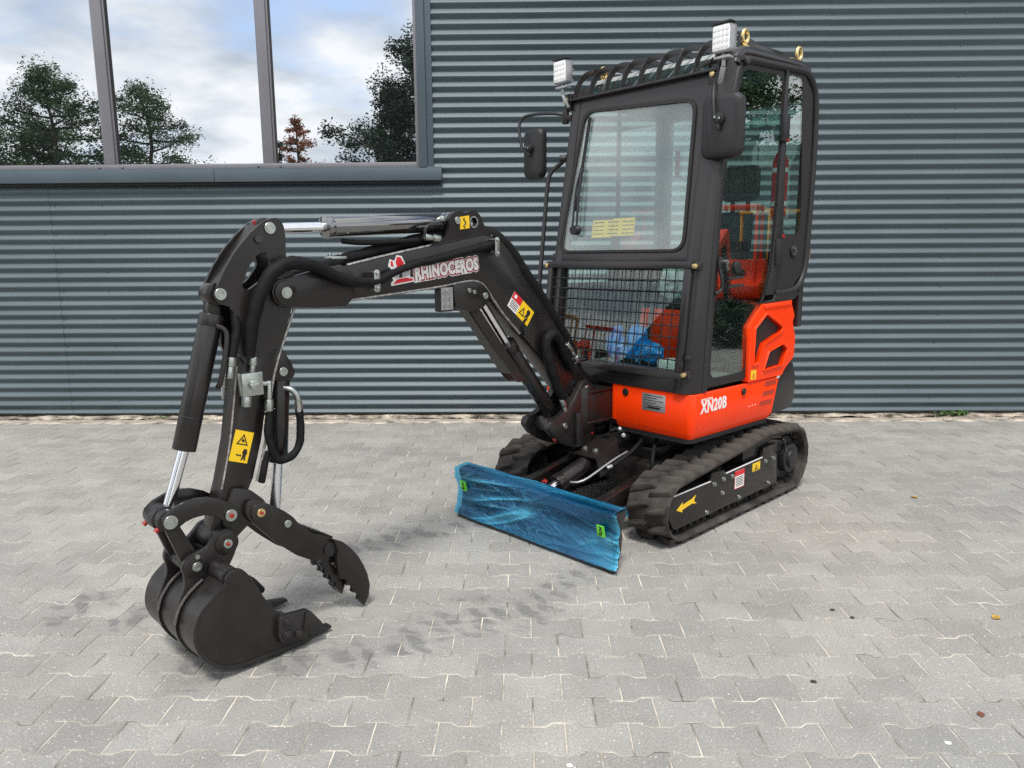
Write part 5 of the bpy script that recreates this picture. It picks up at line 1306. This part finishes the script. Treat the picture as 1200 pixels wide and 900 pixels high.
for y0, y1 in ((.0403, .058), (-.058, -.0403)):
    P('thumb_mount', MB().prism(TB2, y0, y1, 1), BLACK, parent=ar, bevel=.003)
P('arm_foot_boss', MB().cyl((2.547, -.062, .415), (2.547, .062, .415), .045, n=24), BLACK2, parent=ar, bevel=.004)
dA = Vector((2.402 - 2.468, 0, .766 - .790)).normalized(); dB = Vector((2.500 - 2.468, 0, .692 - .790)).normalized()
dO = Vector((2.467, 0, .786))
quad_decal(dO, dA, dB, .068, .108, .0404, YELLOW, 'warning_decal', ar)
tri = [dO + dA * a + dB * c for a, c in ((.012, .048), (.056, .048), (.034, .010))]; trj = [dO + dA * a + dB * c for a, c in ((.019, .044), (.049, .044), (.034, .018))]
P('warning_symbol', MB().prism([(v.x, v.z) for v in tri], .0414, .042, 1, holes=[[(v.x, v.z) for v in trj]]), PRINT, parent=ar)
P('warning_symbol', MB().prism([((dO + dA * a + dB * c).x, (dO + dA * a + dB * c).z) for a, c in ((.028, .032), (.034, .026), (.042, .034), (.036, .040))], .0414, .042, 1), PRINT, parent=ar)
man = [dO + dA * a + dB * c for a, c in ((.046, .060), (.056, .060), (.060, .074), (.056, .082), (.058, .100), (.052, .100), (.050, .088), (.046, .100), (.041, .100), (.045, .080), (.041, .074))]
P('warning_symbol', MB().prism([(v.x, v.z) for v in man], .0414, .042, 1), PRINT, parent=ar)
P('warning_symbol', MB().prism([((dO + dA * a + dB * c).x, (dO + dA * a + dB * c).z) for a, c in ((.020, .084), (.026, .079), (.026, .082), (.036, .082), (.036, .079), (.041, .084), (.036, .089), (.036, .086), (.026, .086), (.026, .089))], .0414, .042, 1), PRINT, parent=ar)
P('white_tag', MB().box(2.462, 2.466, -.046, -.0405, .88, .96).box(2.450, 2.468, -.0445, -.0405, .88, .96), WHITE, parent=ar)

# ---- bucket cylinder
bk = P('bucket_cylinder', MB().cyl((2.505, 0, 1.160), (2.629, 0, .738), .0375, n=30).cyl((2.500, 0, 1.175), (2.512, 0, 1.135), .0395, n=30).cyl((2.493, -.030, 1.243), (2.493, .030, 1.243), .036, n=24).bar((2.493, 0, 1.243), (2.505, 0, 1.16), .040, .044), BLACK, FW, bevel=.003)
P('rod', MB().cyl((2.629, 0, .740), (2.695, 0, .560), .0175, n=22), CHROME, parent=bk)
P('barrel_band', MB().cyl((2.597, 0, .847), (2.5985, 0, .842), .0390, n=30), BLACK2, parent=bk)
P('oil_pipe', MB().tube([(2.505, .034, 1.14), (2.482, .052, 1.12), (2.490, .060, 1.06), (2.515, .058, .96), (2.520, .045, .94)], .009), BLACK, parent=bk)
P('hose_fitting', MB().cyl((2.472, .058, 1.035), (2.478, .058, 1.005), .016, n=8).cyl((2.478, .058, 1.005), (2.486, .058, .965), .013, n=8), ZINC, parent=bk, bevel=.002)
P('hydraulic_hose', MB().tube([(2.44, .03, 1.20), (2.445, .05, 1.13), (2.462, .057, 1.07), (2.472, .058, 1.035)], .014, n=14, smooth=8, wob=.2), SLEEVE, parent=bk)

# ---- linkage
BN = [(2.744, .552), (2.716, .573), (2.675, .588), (2.633, .592), (2.591, .585), (2.549, .567), (2.512, .541), (2.494, .518), (2.493, .492), (2.511, .475), (2.531, .480), (2.549, .491), (2.582, .518), (2.610, .528), (2.644, .528), (2.672, .522), (2.694, .510), (2.714, .503), (2.735, .510), (2.749, .530)]
LK = [(2.748, .531), (2.730, .551), (2.700, .545), (2.690, .517), (2.632, .388), (2.618, .345), (2.634, .328), (2.660, .336), (2.680, .357), (2.715, .401)]
for s in (1, -1):
    lk = P('bucket_link', MB().prism(BN, s * .062, s * .078, 1), BLACK, FW, bevel=.004)
    pinhead(lk, 2.524, .506, s * .078, .0205, m=ZINC, cap=REDCAP, s=s); pinhead(lk, 2.721, .535, s * .078, .0225, m=ZINC, s=s, h=.005)
    P('tipping_link', MB().prism(roundpoly([(2.745, .545), (2.705, .552), (2.690, .517), (2.632, .388), (2.618, .345), (2.640, .325), (2.675, .340), (2.690, .380)], .016), s * .042, s * .0605, 1), BLACK, FW, bevel=.004)
cb = P('link_crosspin', MB().cyl((2.721, -.062, .535), (2.721, .062, .535), .034, n=24).cyl((2.721, -.030, .535), (2.721, .030, .535), .040, n=24), BLACK2, FW, bevel=.003)
P('grease_cap', MB().cyl((2.748, .045, .512), (2.758, .045, .504), .008, n=10), REDCAP, parent=cb)
P('grease_cap', MB().cyl((2.748, -.05, .512), (2.758, -.05, .504), .008, n=10), REDCAP, parent=cb)
P('link_crosspin', MB().cyl((2.655, -.062, .368), (2.655, .062, .368), .032, n=24), BLACK2, FW, bevel=.003)

# ---- bucket
SD = [(2.611, .320), (2.612, .345), (2.588, .366), (2.554, .360), (2.527, .325), (2.497, .262), (2.465, .199), (2.432, .157), (2.377, .112), (2.336, .060), (2.345, .020), (2.453, .022), (2.594, .030), (2.655, .055), (2.693, .095), (2.719, .145), (2.722, .194), (2.703, .249), (2.662, .288)]
SDR = roundpoly(SD, .02, 3)
sdp = [Vector((a, 0, b)) for a, b in SD]
bkt = None
sidep = MB().prism(SDR, .178, .193, 1)
bkt = P('bucket', sidep, BLACK, FW, bevel=.003)
P('side_wall', MB().prism(SDR, -.193, -.178, 1), BLACK, parent=bkt, bevel=.003)
back = [(2.611, .320), (2.662, .289), (2.703, .250), (2.7235, .195), (2.7205, .145), (2.6945, .094), (2.656, .053), (2.595, .0285), (2.453, .020), (2.345, .018)]
q, _ = spline([Vector((a, 0, b)) for a, b in back], 4)
vs = []; fs = []
for i, p in enumerate(q):
    d = (Vector((2.55, 0, .20)) - p).normalized()
    for off, y in ((-.003, -.1955), (-.003, .1955), (.010, .1945), (.010, -.1945)): vs.append((p.x + d.x * off, y, max(.004, p.z + d.z * off)))
for i in range(len(q) - 1):
    for k in range(4): fs.append((i * 4 + k, i * 4 + (k + 1) % 4, (i + 1) * 4 + (k + 1) % 4, (i + 1) * 4 + k))
fs += [(0, 1, 2, 3), tuple((len(q) - 1) * 4 + k for k in (3, 2, 1, 0))]
P('back_skin', MB().add(vs, fs), BLACK2, parent=bkt)
P('lip_tube', MB().cyl((2.588, -.178, .340), (2.588, .178, .340), .030, n=24), BLACK2, parent=bkt, bevel=.002)
for y in (-.068, .068):
    w = MB(); q2 = q[5:30]; vs = []; fs = []
    for i, p in enumerate(q2):
        d = (q2[min(i + 1, len(q2) - 1)] - q2[max(i - 1, 0)]).normalized(); nn = Vector((-d.z, 0, d.x))
        for off, yy in ((-.012, -.012), (-.012, .012), (.010, .012), (.010, -.012)):
            o3 = Vector((p.x, 0, p.z)) - Vector((2.56, 0, .18)); o3.normalize()
            vs.append((p.x + o3.x * off, y + yy, max(.003, p.z + o3.z * off)))
    for i in range(len(q2) - 1):
        for k in range(4): fs.append((i * 4 + k, i * 4 + (k + 1) % 4, (i + 1) * 4 + (k + 1) % 4, (i + 1) * 4 + k))
    fs += [(0, 1, 2, 3), tuple((len(q2) - 1) * 4 + k for k in (3, 2, 1, 0))]
    P('wear_strap', w.add(vs, fs), BLACK, parent=bkt)
    P('weld_bead', MB().tube([(2.640, y + .020, .318), (2.690, y + .020, .285), (2.722, y + .016, .240), (2.738, y + .016, .195)], .005, n=6), WELD, parent=bkt)
EAR = roundpoly([(2.700, .372), (2.690, .396), (2.668, .410), (2.640, .410), (2.615, .416), (2.588, .440), (2.570, .458), (2.545, .463), (2.520, .452), (2.506, .430), (2.506, .400), (2.525, .360), (2.545, .330), (2.590, .290), (2.650, .250), (2.690, .215), (2.725, .200), (2.732, .222), (2.712, .275), (2.692, .315), (2.694, .345)], .012)
for s in (1, -1):
    e = P('bucket_ear', MB().prism(EAR, s * .062, s * .080, 1).cyl((2.547, s * .08, .415), (2.547, s * .088, .415), .040, n=24).cyl((2.655, s * .08, .368), (2.655, s * .088, .368), .040, n=24), BLACK, parent=bkt, bevel=.003)
    pinhead(bkt, 2.547, .415, s * .088, .0155, m=ZINC, cap=REDCAP, s=s); pinhead(bkt, 2.655, .368, s * .088, .0160, m=ZINC, s=s)
    P('bolt', MB().cyl((2.652, s * .08, .402), (2.652, s * .095, .402), .008, n=8), ZINC, parent=bkt)
CU = roundpoly([(2.446, .142), (2.432, .154), (2.337, .143), (2.322, .130), (2.280, .072), (2.288, .056), (2.341, .060), (2.345, .036), (2.437, .050), (2.450, .080)], .008)
for s in (1, -1):
    P('side_cutter', MB().prism(CU, s * .1935, s * .212, 1).prism(roundpoly([(2.345, .141), (2.325, .129), (2.282, .070), (2.296, .060), (2.36, .075)], .006), s * .212, s * .222, 1), BLACK2, parent=bkt, bevel=.003)
    for (x, z) in ((2.417, .126), (2.420, .080), (2.376, .067)):
        P('bolt', MB().cyl((x, s * .212, z), (x, s * .220, z), .016, n=16).cyl((x, s * .220, z), (x, s * .226, z), .009, n=12), BLACK2, parent=bkt, bevel=.003)
P('cutting_lip', MB().prism([(2.46, .010), (2.46, .026), (2.335, .034), (2.318, .020), (2.33, .008)], -.1925, .1925, 1), BLACK2, parent=bkt, bevel=.002)
for y in (-.155, 0, .155):
    P('bucket_tooth', MB().hexa([(2.39, y - .026, .008), (2.39, y + .026, .008), (2.218, y + .020, .014), (2.218, y - .020, .014), (2.39, y - .026, .052), (2.39, y + .026, .052), (2.218, y + .016, .022), (2.218, y - .016, .022)])
      .hexa([(2.405, y - .030, .006), (2.405, y + .030, .006), (2.31, y + .030, .008), (2.31, y - .030, .008), (2.405, y - .030, .062), (2.405, y + .030, .062), (2.31, y + .028, .048), (2.31, y - .028, .048)]), BLACK2, parent=bkt, bevel=.003)

# ---- thumb
TH = roundpoly([(2.468, .530), (2.448, .543), (2.410, .527), (2.335, .475), (2.297, .440), (2.272, .402), (2.225, .356), (2.179, .334), (2.125, .302), (2.089, .262), (2.100, .206), (2.126, .228), (2.158, .250), (2.214, .243), (2.289, .290), (2.337, .334), (2.369, .365), (2.463, .472), (2.475, .50)], .012)
JO = [(2.150, .318), (2.110, .296), (2.076, .262), (2.045, .222), (2.021, .176), (2.004, .132), (1.995, .085), (2.002, .04), (2.026, .006), (2.056, .045), (2.049, .056), (2.060, .072), (2.079, .080), (2.075, .098), (2.088, .114), (2.105, .118), (2.100, .136), (2.112, .148), (2.128, .150), (2.137, .193), (2.140, .238), (2.134, .27)]
JI = [(2.190, .223), (2.150, .280), (2.080, .240), (2.074, .140), (2.100, .068), (2.131, .110), (2.124, .124), (2.136, .138), (2.152, .142), (2.146, .158), (2.158, .172), (2.176, .178), (2.170, .194)]
th = P('thumb', MB().prism(TH, .070, .084, 1), BLACK, FW, bevel=.003)
P('thumb_plate', MB().prism(TH, -.084, -.070, 1), BLACK, parent=th, bevel=.003)
P('jaw', MB().prism(JO, .0843, .106, 1), BLACK, parent=th, bevel=.003)
P('jaw', MB().prism(JI, .040, .0697, 1), BLACK, parent=th, bevel=.003)
P('jaw', MB().prism(JO, -.106, -.0843, 1), BLACK, parent=th, bevel=.003)
P('thumb_web', MB().hexa([(2.30, -.07, .40), (2.12, -.07, .285), (2.12, .0395, .285), (2.30, .0395, .40), (2.29, -.07, .415), (2.11, -.07, .300), (2.11, .0395, .300), (2.29, .0395, .415)]), BLACK, parent=th)
P('pivot_boss', MB().cyl((2.424, -.088, .492), (2.424, .092, .492), .034, n=24), BLACK2, parent=th, bevel=.003)
pinhead(th, 2.424, .492, .092, .0150, m=BRASS, cap=REDCAP); pinhead(th, 2.322, .422, .084, .0140, m=ZINC)
P('pin_hole', MB().cyl((2.155, .084, .275), (2.155, .0925, .275), .018, n=16), DEEP, parent=th)
P('hole_rim', MB().ring((2.155, .084, .275), (2.155, .0915, .275), .026, .018), BLACK2, parent=th)
for (x, z) in ((2.135, .20), (2.146, .215), (2.128, .184), (2.112, .284)):
    P('weld_spot', MB().cyl((x, .084, z), (x, .0885, z), .0055, n=8), WELD, parent=th)
tc_ = P('thumb_cylinder', MB().cyl((2.272, 0, .93), (2.300, 0, .632), .036, n=28).cyl((2.278, -.022, .962), (2.278, .022, .962), .036, n=20), BLACK, FW, bevel=.003)
P('rod', MB().cyl((2.300, 0, .634), (2.322, 0, .45), .0190, n=20), SATIN, parent=tc_)
P('rod_eye', MB().cyl((2.322, -.03, .422), (2.322, .03, .422), .034, n=20), BLACK2, parent=tc_, bevel=.003)
P('hose_fitting', MB().tube([(2.272, .03, .90), (2.255, .05, .895), (2.240, .06, .87), (2.238, .06, .845)], .011).cyl((2.238, .06, .85), (2.238, .06, .815), .015, n=8), ZINC, parent=tc_)
P('hydraulic_hose', MB().tube([(2.238, .06, .82), (2.235, .062, .76), (2.245, .064, .70), (2.275, .066, .662), (2.325, .066, .655), (2.350, .066, .69), (2.362, .064, .76), (2.352, .062, .83)], .0135, n=14, smooth=8, wob=.25), SLEEVE, parent=tc_)
P('hydraulic_hose', MB().tube([(2.372, .050, .66), (2.385, .055, .62), (2.392, .05, .585)], .012).cyl((2.36, .05, .69), (2.372, .05, .655), .010, n=8), SLEEVE, parent=tc_)

# ---- valve block on the arm
vb = P('valve_block', MB().box(2.375, 2.452, .0405, .078, .898, .978), ZINC, FW, bevel=.004)
P('hose_fitting', MB().cyl((2.405, .06, .978), (2.400, .06, 1.005), .011, n=8).cyl((2.400, .06, 1.0), (2.397, .06, 1.03), .016, n=8).cyl((2.430, .06, .898), (2.434, .06, .862), .018, n=8).cyl((2.375, .06, .935), (2.345, .06, .93), .010, n=8).cyl((2.345, .06, .94), (2.352, .06, .84), .011, n=8).cyl((2.350, .06, .875), (2.353, .06, .835), .016, n=8), ZINC, parent=vb, bevel=.002)
P('valve_knob', MB().cyl((2.412, .078, .938), (2.412, .092, .938), .018, n=16).bar((2.395, .094, .942), (2.43, .094, .934), .010, .014), ZINC, parent=vb, bevel=.002)

# ---- hose bundles
hm = P('hose_bundle', MB().tube([(1.235, .080, 1.395), (1.29, .078, 1.402), (1.383, .075, 1.386), (1.553, .075, 1.352), (1.70, .076, 1.328), (1.80, .080, 1.300), (1.905, .092, 1.268), (2.00, .095, 1.268), (2.09, .097, 1.297), (2.17, .10, 1.328), (2.255, .100, 1.340), (2.320, .098, 1.316), (2.368, .090, 1.252), (2.394, .080, 1.168), (2.406, .072, 1.09), (2.410, .064, 1.03)], .0225, n=20, smooth=9, wob=.22,
        rs=[.017, .017, .017, .016, .014, .014, .018, .019, .019, .021, .023, .024, .023, .021, .018, .015]), SLEEVE, FW, label='black sleeved hoses looping from boom to arm')
P('hose_bundle', MB().tube([(1.49, .0, 1.445), (1.57, .0, 1.435), (1.705, .0, 1.408), (1.873, .0, 1.372), (1.99, .0, 1.345), (2.08, .03, 1.325), (2.14, .06, 1.32)], .024, n=18, smooth=9, wob=.22), SLEEVE, FW)
P('hose_bundle', MB().tube([(1.240, .0, 1.462), (1.19, .02, 1.445), (1.10, .03, 1.375), (1.0, .035, 1.265), (.84, .035, 1.10), (.69, .03, .930), (.62, .02, .83), (.56, -.0, .76), (.47, -.01, .70), (.36, -.0, .66)], .030, n=20, smooth=8, wob=.18), SLEEVE, FW)
P('hose_loop', MB().tube([(.775, .085, .660), (.812, .085, .700), (.862, .085, .790), (.905, .085, .895), (.905, .085, .955), (.868, .085, .980), (.820, .085, .955), (.775, .080, .89), (.70, .07, .80)], .024, n=18, smooth=9, wob=.22), SLEEVE, FW)
P('hose_fitting', MB().cyl((.792, .085, .655), (.770, .085, .61), .015, n=10).cyl((.772, .085, .615), (.758, .085, .575), .012, n=8), ZINC, FW, bevel=.002)
for i, dy in enumerate((.02, .052)):
    P('hose_fitting', MB().cyl((.715 - .0, dy, .912 + .012 * i), (.675, dy, .868 + .012 * i), .016, n=10).cyl((.675, dy, .868 + .012 * i), (.640, dy, .830 + .012 * i), .012, n=8).cyl((.645, dy, .836 + .012 * i), (.620, dy, .808 + .012 * i), .017, n=8), ZINC, FW, bevel=.002)
P('hose_guide', MB().tube([(.70, .075, .80), (.62, .085, .85), (.555, .06, .825), (.57, -.03, .80), (.65, -.05, .76)], .006), BLACK, FW)
for (x, z, tilt) in ((1.908, 1.270, .1), (1.262, 1.398, .05)):
    P('hose_clamp', MB().prism(rrect(x - .014, x + .014, z - .042, z + .042, .0135, 5), .104, .110, 1).cyl((x, .110, z + .028), (x, .118, z + .028), .008, n=8).cyl((x, .110, z - .028), (x, .118, z - .028), .008, n=8).cyl((x, .055, z + .03), (x, .104, z + .03), .006, n=8).cyl((x, .055, z - .03), (x, .104, z - .03), .006, n=8), ZINC, FW, bevel=.001)
P('hose_clamp', MB().box(1.985, 2.05, -.02, .03, 1.352, 1.362).cyl((1.995, .0, 1.362), (1.995, .0, 1.374), .009, n=8).cyl((2.04, .0, 1.362), (2.04, .0, 1.374), .009, n=8), ZINC, FW, bevel=.001)
P('hose_clamp', MB().cyl((1.085, .0, 1.395), (1.070, .0, 1.412), .012, n=8).cyl((1.115, .02, 1.385), (1.10, .02, 1.402), .010, n=8), ZINC, FW, bevel=.001)

# ---- things resting in the cab
vs, fs = blob((0, 0, .075), (.085, .12, .085), 31, .9, 4)
bag = link('plastic_bag', MB().add(vs, fs).mesh('plastic_bag'), BAG)
tag(bag, 'crumpled clear plastic bag lying on the seat behind the windscreen', 'plastic bag')
mV = Matrix.Translation((0.79337, 4.15637, 0)) @ Matrix.Rotation(R(-137), 4, 'Z')
bag.matrix_world = mV @ Matrix.Translation((-.20, -.04, 1.125))
# ------------------------------------------------------------------ small things on the ground
def leaf(x, y, s, rz, m, label, nm='leaf', cat='leaf'):
    vs = []; fs = []
    prof = [(0, .0), (.15, .22), (.4, .34), (.65, .28), (.85, .14), (1, 0)]
    for i, (a, w) in enumerate(prof):
        c = .18 * math.sin(a * PI)
        vs += [(a - .5, -w, .05 + c * .5), (a - .5, 0, .02 + c * .35), (a - .5, w, .06 + c * .6)]
    for i in range(len(prof) - 1):
        fs += [(i * 3, i * 3 + 3, i * 3 + 4, i * 3 + 1), (i * 3 + 1, i * 3 + 4, i * 3 + 5, i * 3 + 2)]
    mb = MB().add([(v[0] * s, v[1] * s, v[2] * s) for v in vs], fs)
    o = link(nm, mb.mesh(nm), m); o.location = (x, y, .001); o.rotation_euler = (0, 0, rz)
    return tag(o, label, cat)
leaf(1.78, 2.63, .042, .6, DEADLEAF, 'curled yellow brown leaf at the right edge of the paving')
leaf(2.20, 4.04, .04, 2.2, DEADLEAF, 'small rusty leaf on the paving right of the track')
leaf(1.36, 2.03, .03, 1.2, mat('brown_leaf', (.16, .05, .03), .7), 'small dark brown leaf near the bottom right corner')
def lump(nm, x, y, s, m, label, cat, seed, flat=.4):
    vs, fs = blob((0, 0, s * flat * .6), (s, s * .75, s * flat), seed, .5, 2)
    o = link(nm, MB().add(vs, fs).mesh(nm), m); o.location = (x, y, 0); return tag(o, label, cat)
lump('bird_dropping', 1.19, 1.90, .009, DROP, 'white dropping on a paver near the bottom right corner', 'dropping', 3, .15)
lump('bird_dropping', .12, 1.80, .009, DROP, 'white dropping on a paver at the bottom centre', 'dropping', 5, .15)
lump('pebble', 1.19, 2.69, .009, PEBBLE, 'tiny dark pebble right of the blade, nearer the wall', 'pebble', 7)
lump('pebble', 1.24, 2.63, .008, PEBBLE, 'tiny dark pebble right of the blade, nearer the viewer', 'pebble', 9)
lump('pebble', .93, 2.20, .009, PEBBLE, 'dark pebble alone on the open paving in front of the track', 'pebble', 12)
def weed(x, y, n, s, label):
    r = random.Random(n)
    mb = MB()
    for i in range(n):
        a = r.uniform(0, 2 * PI); L = s * r.uniform(.5, 1.0); up = r.uniform(.25, .9); bx, by = x * 0 + r.uniform(-1, 1) * s * 1.5, r.uniform(-.25, .25) * s
        d = Vector((math.cos(a), math.sin(a) * .5, 0)); sd = Vector((-d.y, d.x, 0)).normalized() * L * .13
        p0 = Vector((bx, by, 0)); p1 = p0 + d * L * .45 + Vector((0, 0, L * up * .6)); p2 = p0 + d * L + Vector((0, 0, L * up * .55))
        mb.add([p0 - sd * .5, p0 + sd * .5, p1 + sd, p2, p1 - sd], [(0, 1, 2, 4), (4, 2, 3)])
    o = link('weed', mb.mesh('weed', smooth=False), MOSS); o.location = (x, y, .012)
    return tag(o, label, 'weed')
weed(3.62, 6.16, 60, .085, 'bright green weed tuft at the wall foot on the right')
weed(-3.12, 6.13, 26, .045, 'small low weed at the wall foot left of the bucket arm')
weed(1.05, 6.16, 16, .035, 'tiny weed at the wall foot behind the digger track')

# ------------------------------------------------------------------ trees mirrored in the glass
def tree(x, y, h, r, seed, kind, label, leafm, base=.28, n=2600, size=.16, flat=1.0, group='trees beyond the yard'):
    rr = random.Random(seed)
    t = empty('tree', (x, y, -.1), label, 'tree', group)
    tb = MB()
    pts = [Vector((0, 0, 0))]
    for k in range(1, 8): pts.append(Vector((rr.uniform(-.10, .10) * k * .35, rr.uniform(-.1, .1) * k * .35, h * .96 * k / 7)))
    tb.tube(pts, .2, n=8, smooth=2, rs=[h * .022 * (1 - .85 * k / 7) for k in range(8)])
    clumps = []
    nb = 34
    for k in range(nb):
        f = base + (1 - base) * (k + rr.random()) / nb
        i = min(6, int(f * 7)); p = pts[i].lerp(pts[i + 1], f * 7 - i) if i < 7 else pts[-1]
        sh = math.sin(min(1, (1.02 - f) / (1 - base)) * PI * .55) ** .8 if kind != 'pine' else (1.05 - f) ** .6
        L = r * sh * rr.uniform(.55, 1.15); a = k * 2.4 + rr.uniform(-.5, .5)
        e = p + Vector((math.cos(a) * L, math.sin(a) * L, L * rr.uniform(.05, .5) * flat))
        m_ = p.lerp(e, .55) + Vector((0, 0, -.05 * L))
        tb.tube([p, m_, e], .05, n=5, smooth=2, rs=[h * .006, h * .004, h * .0015])
        for q in range(4):
            c = p.lerp(e, .45 + .2 * q) + Vector((rr.uniform(-.3, .3), rr.uniform(-.3, .3), rr.uniform(-.2, .25))) * r * .2
            clumps.append((c, r * rr.uniform(.10, .24)))
    mk('trunk', tb, BARK, t)
    lm = MB()
    per = n // len(clumps)
    for c, cr_ in clumps:
        for q in range(per):
            d = Vector((rr.gauss(0, 1), rr.gauss(0, 1), rr.gauss(0, .55))).normalized() * cr_ * rr.random() ** .5
            p = c + d; s = size * rr.uniform(.6, 1.3)
            ax = Vector((rr.uniform(-1, 1), rr.uniform(-1, 1), rr.uniform(-.6, .6))).normalized(); bx = ax.orthogonal().normalized()
            bx = (bx * math.cos(q) + ax.cross(bx) * math.sin(q)) * .45
            lm.add([p - ax * s * .5, p + bx * s * .5, p + ax * s * .5, p - bx * s * .5], [(0, 1, 2, 3)])
    mk('crown', lm, leafm, t)
    return t
tree(-22.9, -25, 10.7, 4.0, 11, 'broad', 'tall open crowned tree mirrored beside the left window mullion', LEAF, .2, 27000, .155)
tree(-27.0, -24, 9.6, 3.4, 12, 'broad', 'tree mirrored at the far left edge of the window', LEAF, .2, 19000, .155)
tree(-18.9, -26, 10.1, 4.3, 13, 'pine', 'wispy pine mirrored right of the left window mullion', LEAF, .2, 20000, .15, .6)
tree(-24.8, -27, 8.6, 3.0, 19, 'broad', 'lower bushy tree mirrored between the two left trees', LEAF, .15, 18000, .155)
tree(-10.9, -25, 8.5, 1.35, 14, 'broad', 'slim tree in orange-lit leaf colour mirrored near the right window mullion', LEAFR, .2, 8000, .13)
tree(-12.2, -26, 7.5, 1.0, 15, 'broad', 'slim green tree mirrored behind the right window mullion', LEAF, .2, 4500, .14)
tree(-4.5, -25, 12.2, 5.6, 16, 'pine', 'dense dark tree mirrored at the right end of the window', LEAFD, .1, 52000, .17, .7)
tree(-6.4, -26.5, 9.9, 3.0, 24, 'broad', 'lower dark tree mirrored left of the dense one', LEAFD, .1, 26000, .16, .9)
tree(-2.2, -26, 11.2, 3.4, 21, 'broad', 'dark tree standing behind the viewer next to the densest one', LEAFD, .15, 9000, .26)
tree(23.5, 8.8, 7.6, 3.0, 17, 'broad', 'leafy tree mirrored in the cab door glass', LEAF, .2, 14000, .16)
tree(27.5, 14.0, 7.4, 2.4, 18, 'broad', 'leafy tree mirrored in the cab quarter glass', LEAF, .2, 10000, .16)

for i, (x, y, h) in enumerate(((8.6, 5.2, .75), (9.2, 6.3, .95), (8.2, 7.3, .85))):
    tree(x, y, h, .55, 40 + i, 'broad', ['low dark shrub beside the yard, nearest the digger', 'tallest low dark shrub beside the yard', 'low dark shrub past the corner of the building'][i], LEAFD, .05, 2400, .09, group='shrubs beside the yard')
DARKCLAD = mat('dark_green_shed_boards', (.085, .105, .095), .6, var=.2, vscale=3)
sh = empty('storage_shed', (18.0, 9.0, -.05), 'low dark green storage shed mirrored in the lower cab door glass', 'shed')
mk('wall', MB().box(0, 4, -8, 8, 0, 4.05), DARKCLAD, sh)
for k in range(40): mk('board', MB().box(-.025, .0, -8 + .4 * k + .01, -8 + .4 * k + .39, .05, 4.0), DARKCLAD, sh)
mk('roof', MB().prism([(-.4, 4.05), (4.4, 4.4), (4.4, 4.52), (-.4, 4.17)], -8.3, 8.3, 1), TRIM, sh)
mk('door', MB().box(-.06, -.026, -3.2, -.2, .05, 3.0), TRIM, sh, bevel=.01)
# ------------------------------------------------------------------ machines parked to the sides, seen only as reflections
def parked(x, y, rz, paint, label):
    t = empty('parked_excavator', (x, y, -.03), label, 'excavator', 'machines parked beside the yard', rz)
    for s in (-1, 1):
        q, _ = hull_path([(-.62, .24, .22), (.62, .24, .22)], .06)
        mk('track', MB().prism([(p.x, p.y) for p in q], s * .48 - .14, s * .48 + .14, 1), RUBBER, t, bevel=.02)
    mk('body', MB().prism(roundpoly([(.62, .50), (.62, .80), (.10, .86), (-.20, 1.28), (-.72, 1.28), (-.82, 1.0), (-.78, .52)], .06), -.58, .58, 1), paint, t, bevel=.04, seg=3)
    mk('counterweight', MB().prism(roundpoly([(-.70, .5), (-.66, .82), (-.92, .86), (-.98, .62), (-.90, .5)], .04), -.56, .56, 1), BLACK, t, bevel=.03)
    mk('canopy', MB().box(-.62, .34, -.50, .50, 2.28, 2.36).box(-.60, -.54, -.48, -.42, 1.25, 2.28).box(-.60, -.54, .42, .48, 1.25, 2.28).box(.26, .32, -.48, -.42, .80, 2.28).box(.26, .32, .42, .48, .80, 2.28), paint, t, bevel=.015)
    mk('seat', MB().prism(roundpoly([(.08, .95), (.08, 1.08), (-.26, 1.08), (-.36, 1.65), (-.46, 1.65), (-.42, .95)], .04), -.22, .22, 1), SEATCL, t, bevel=.03)
    mk('boom', MB().prism(roundpoly([(.60, .62), (.72, .60), (1.45, 1.62), (2.35, 1.42), (2.38, 1.56), (1.42, 1.86), (1.28, 1.80)], .05), -.08, .08, 1), paint, t, bevel=.015)
    mk('boom_cylinder', MB().cyl((.86, 0, .55), (1.40, 0, 1.52), .045, n=14), BLACK, t)
    mk('dipper_arm', MB().prism(roundpoly([(2.42, 1.72), (2.26, 1.60), (2.20, .55), (2.32, .52), (2.46, 1.45)], .03), -.07, .07, 1), paint, t, bevel=.012)
    mk('bucket', MB().prism(roundpoly([(2.34, .60), (2.14, .56), (1.86, .10), (2.02, .0), (2.40, .08), (2.46, .34)], .06), -.24, .24, 1), BLACK, t, bevel=.015)
    mk('dozer_blade', MB().prism([(1.02, .02), (.97, .18), (1.03, .38), (.98, .38), (.92, .18), (.97, .02)], -.62, .62, 1), BLACK, t, bevel=.01)
    return t
parked(14.6, 7.4, R(150), YMACH, 'yellow digger parked to the right, mirrored in the door glass')
parked(13.0, 6.2, R(200), ORANGE, 'orange digger parked further right, mirrored in the door glass')
parked(-20, 3.2, R(20), ORANGE, 'orange digger parked to the left, mirrored in the front glass')
parked(-17, 4.6, R(10), YMACH, 'yellow digger parked to the left, mirrored in the front glass')
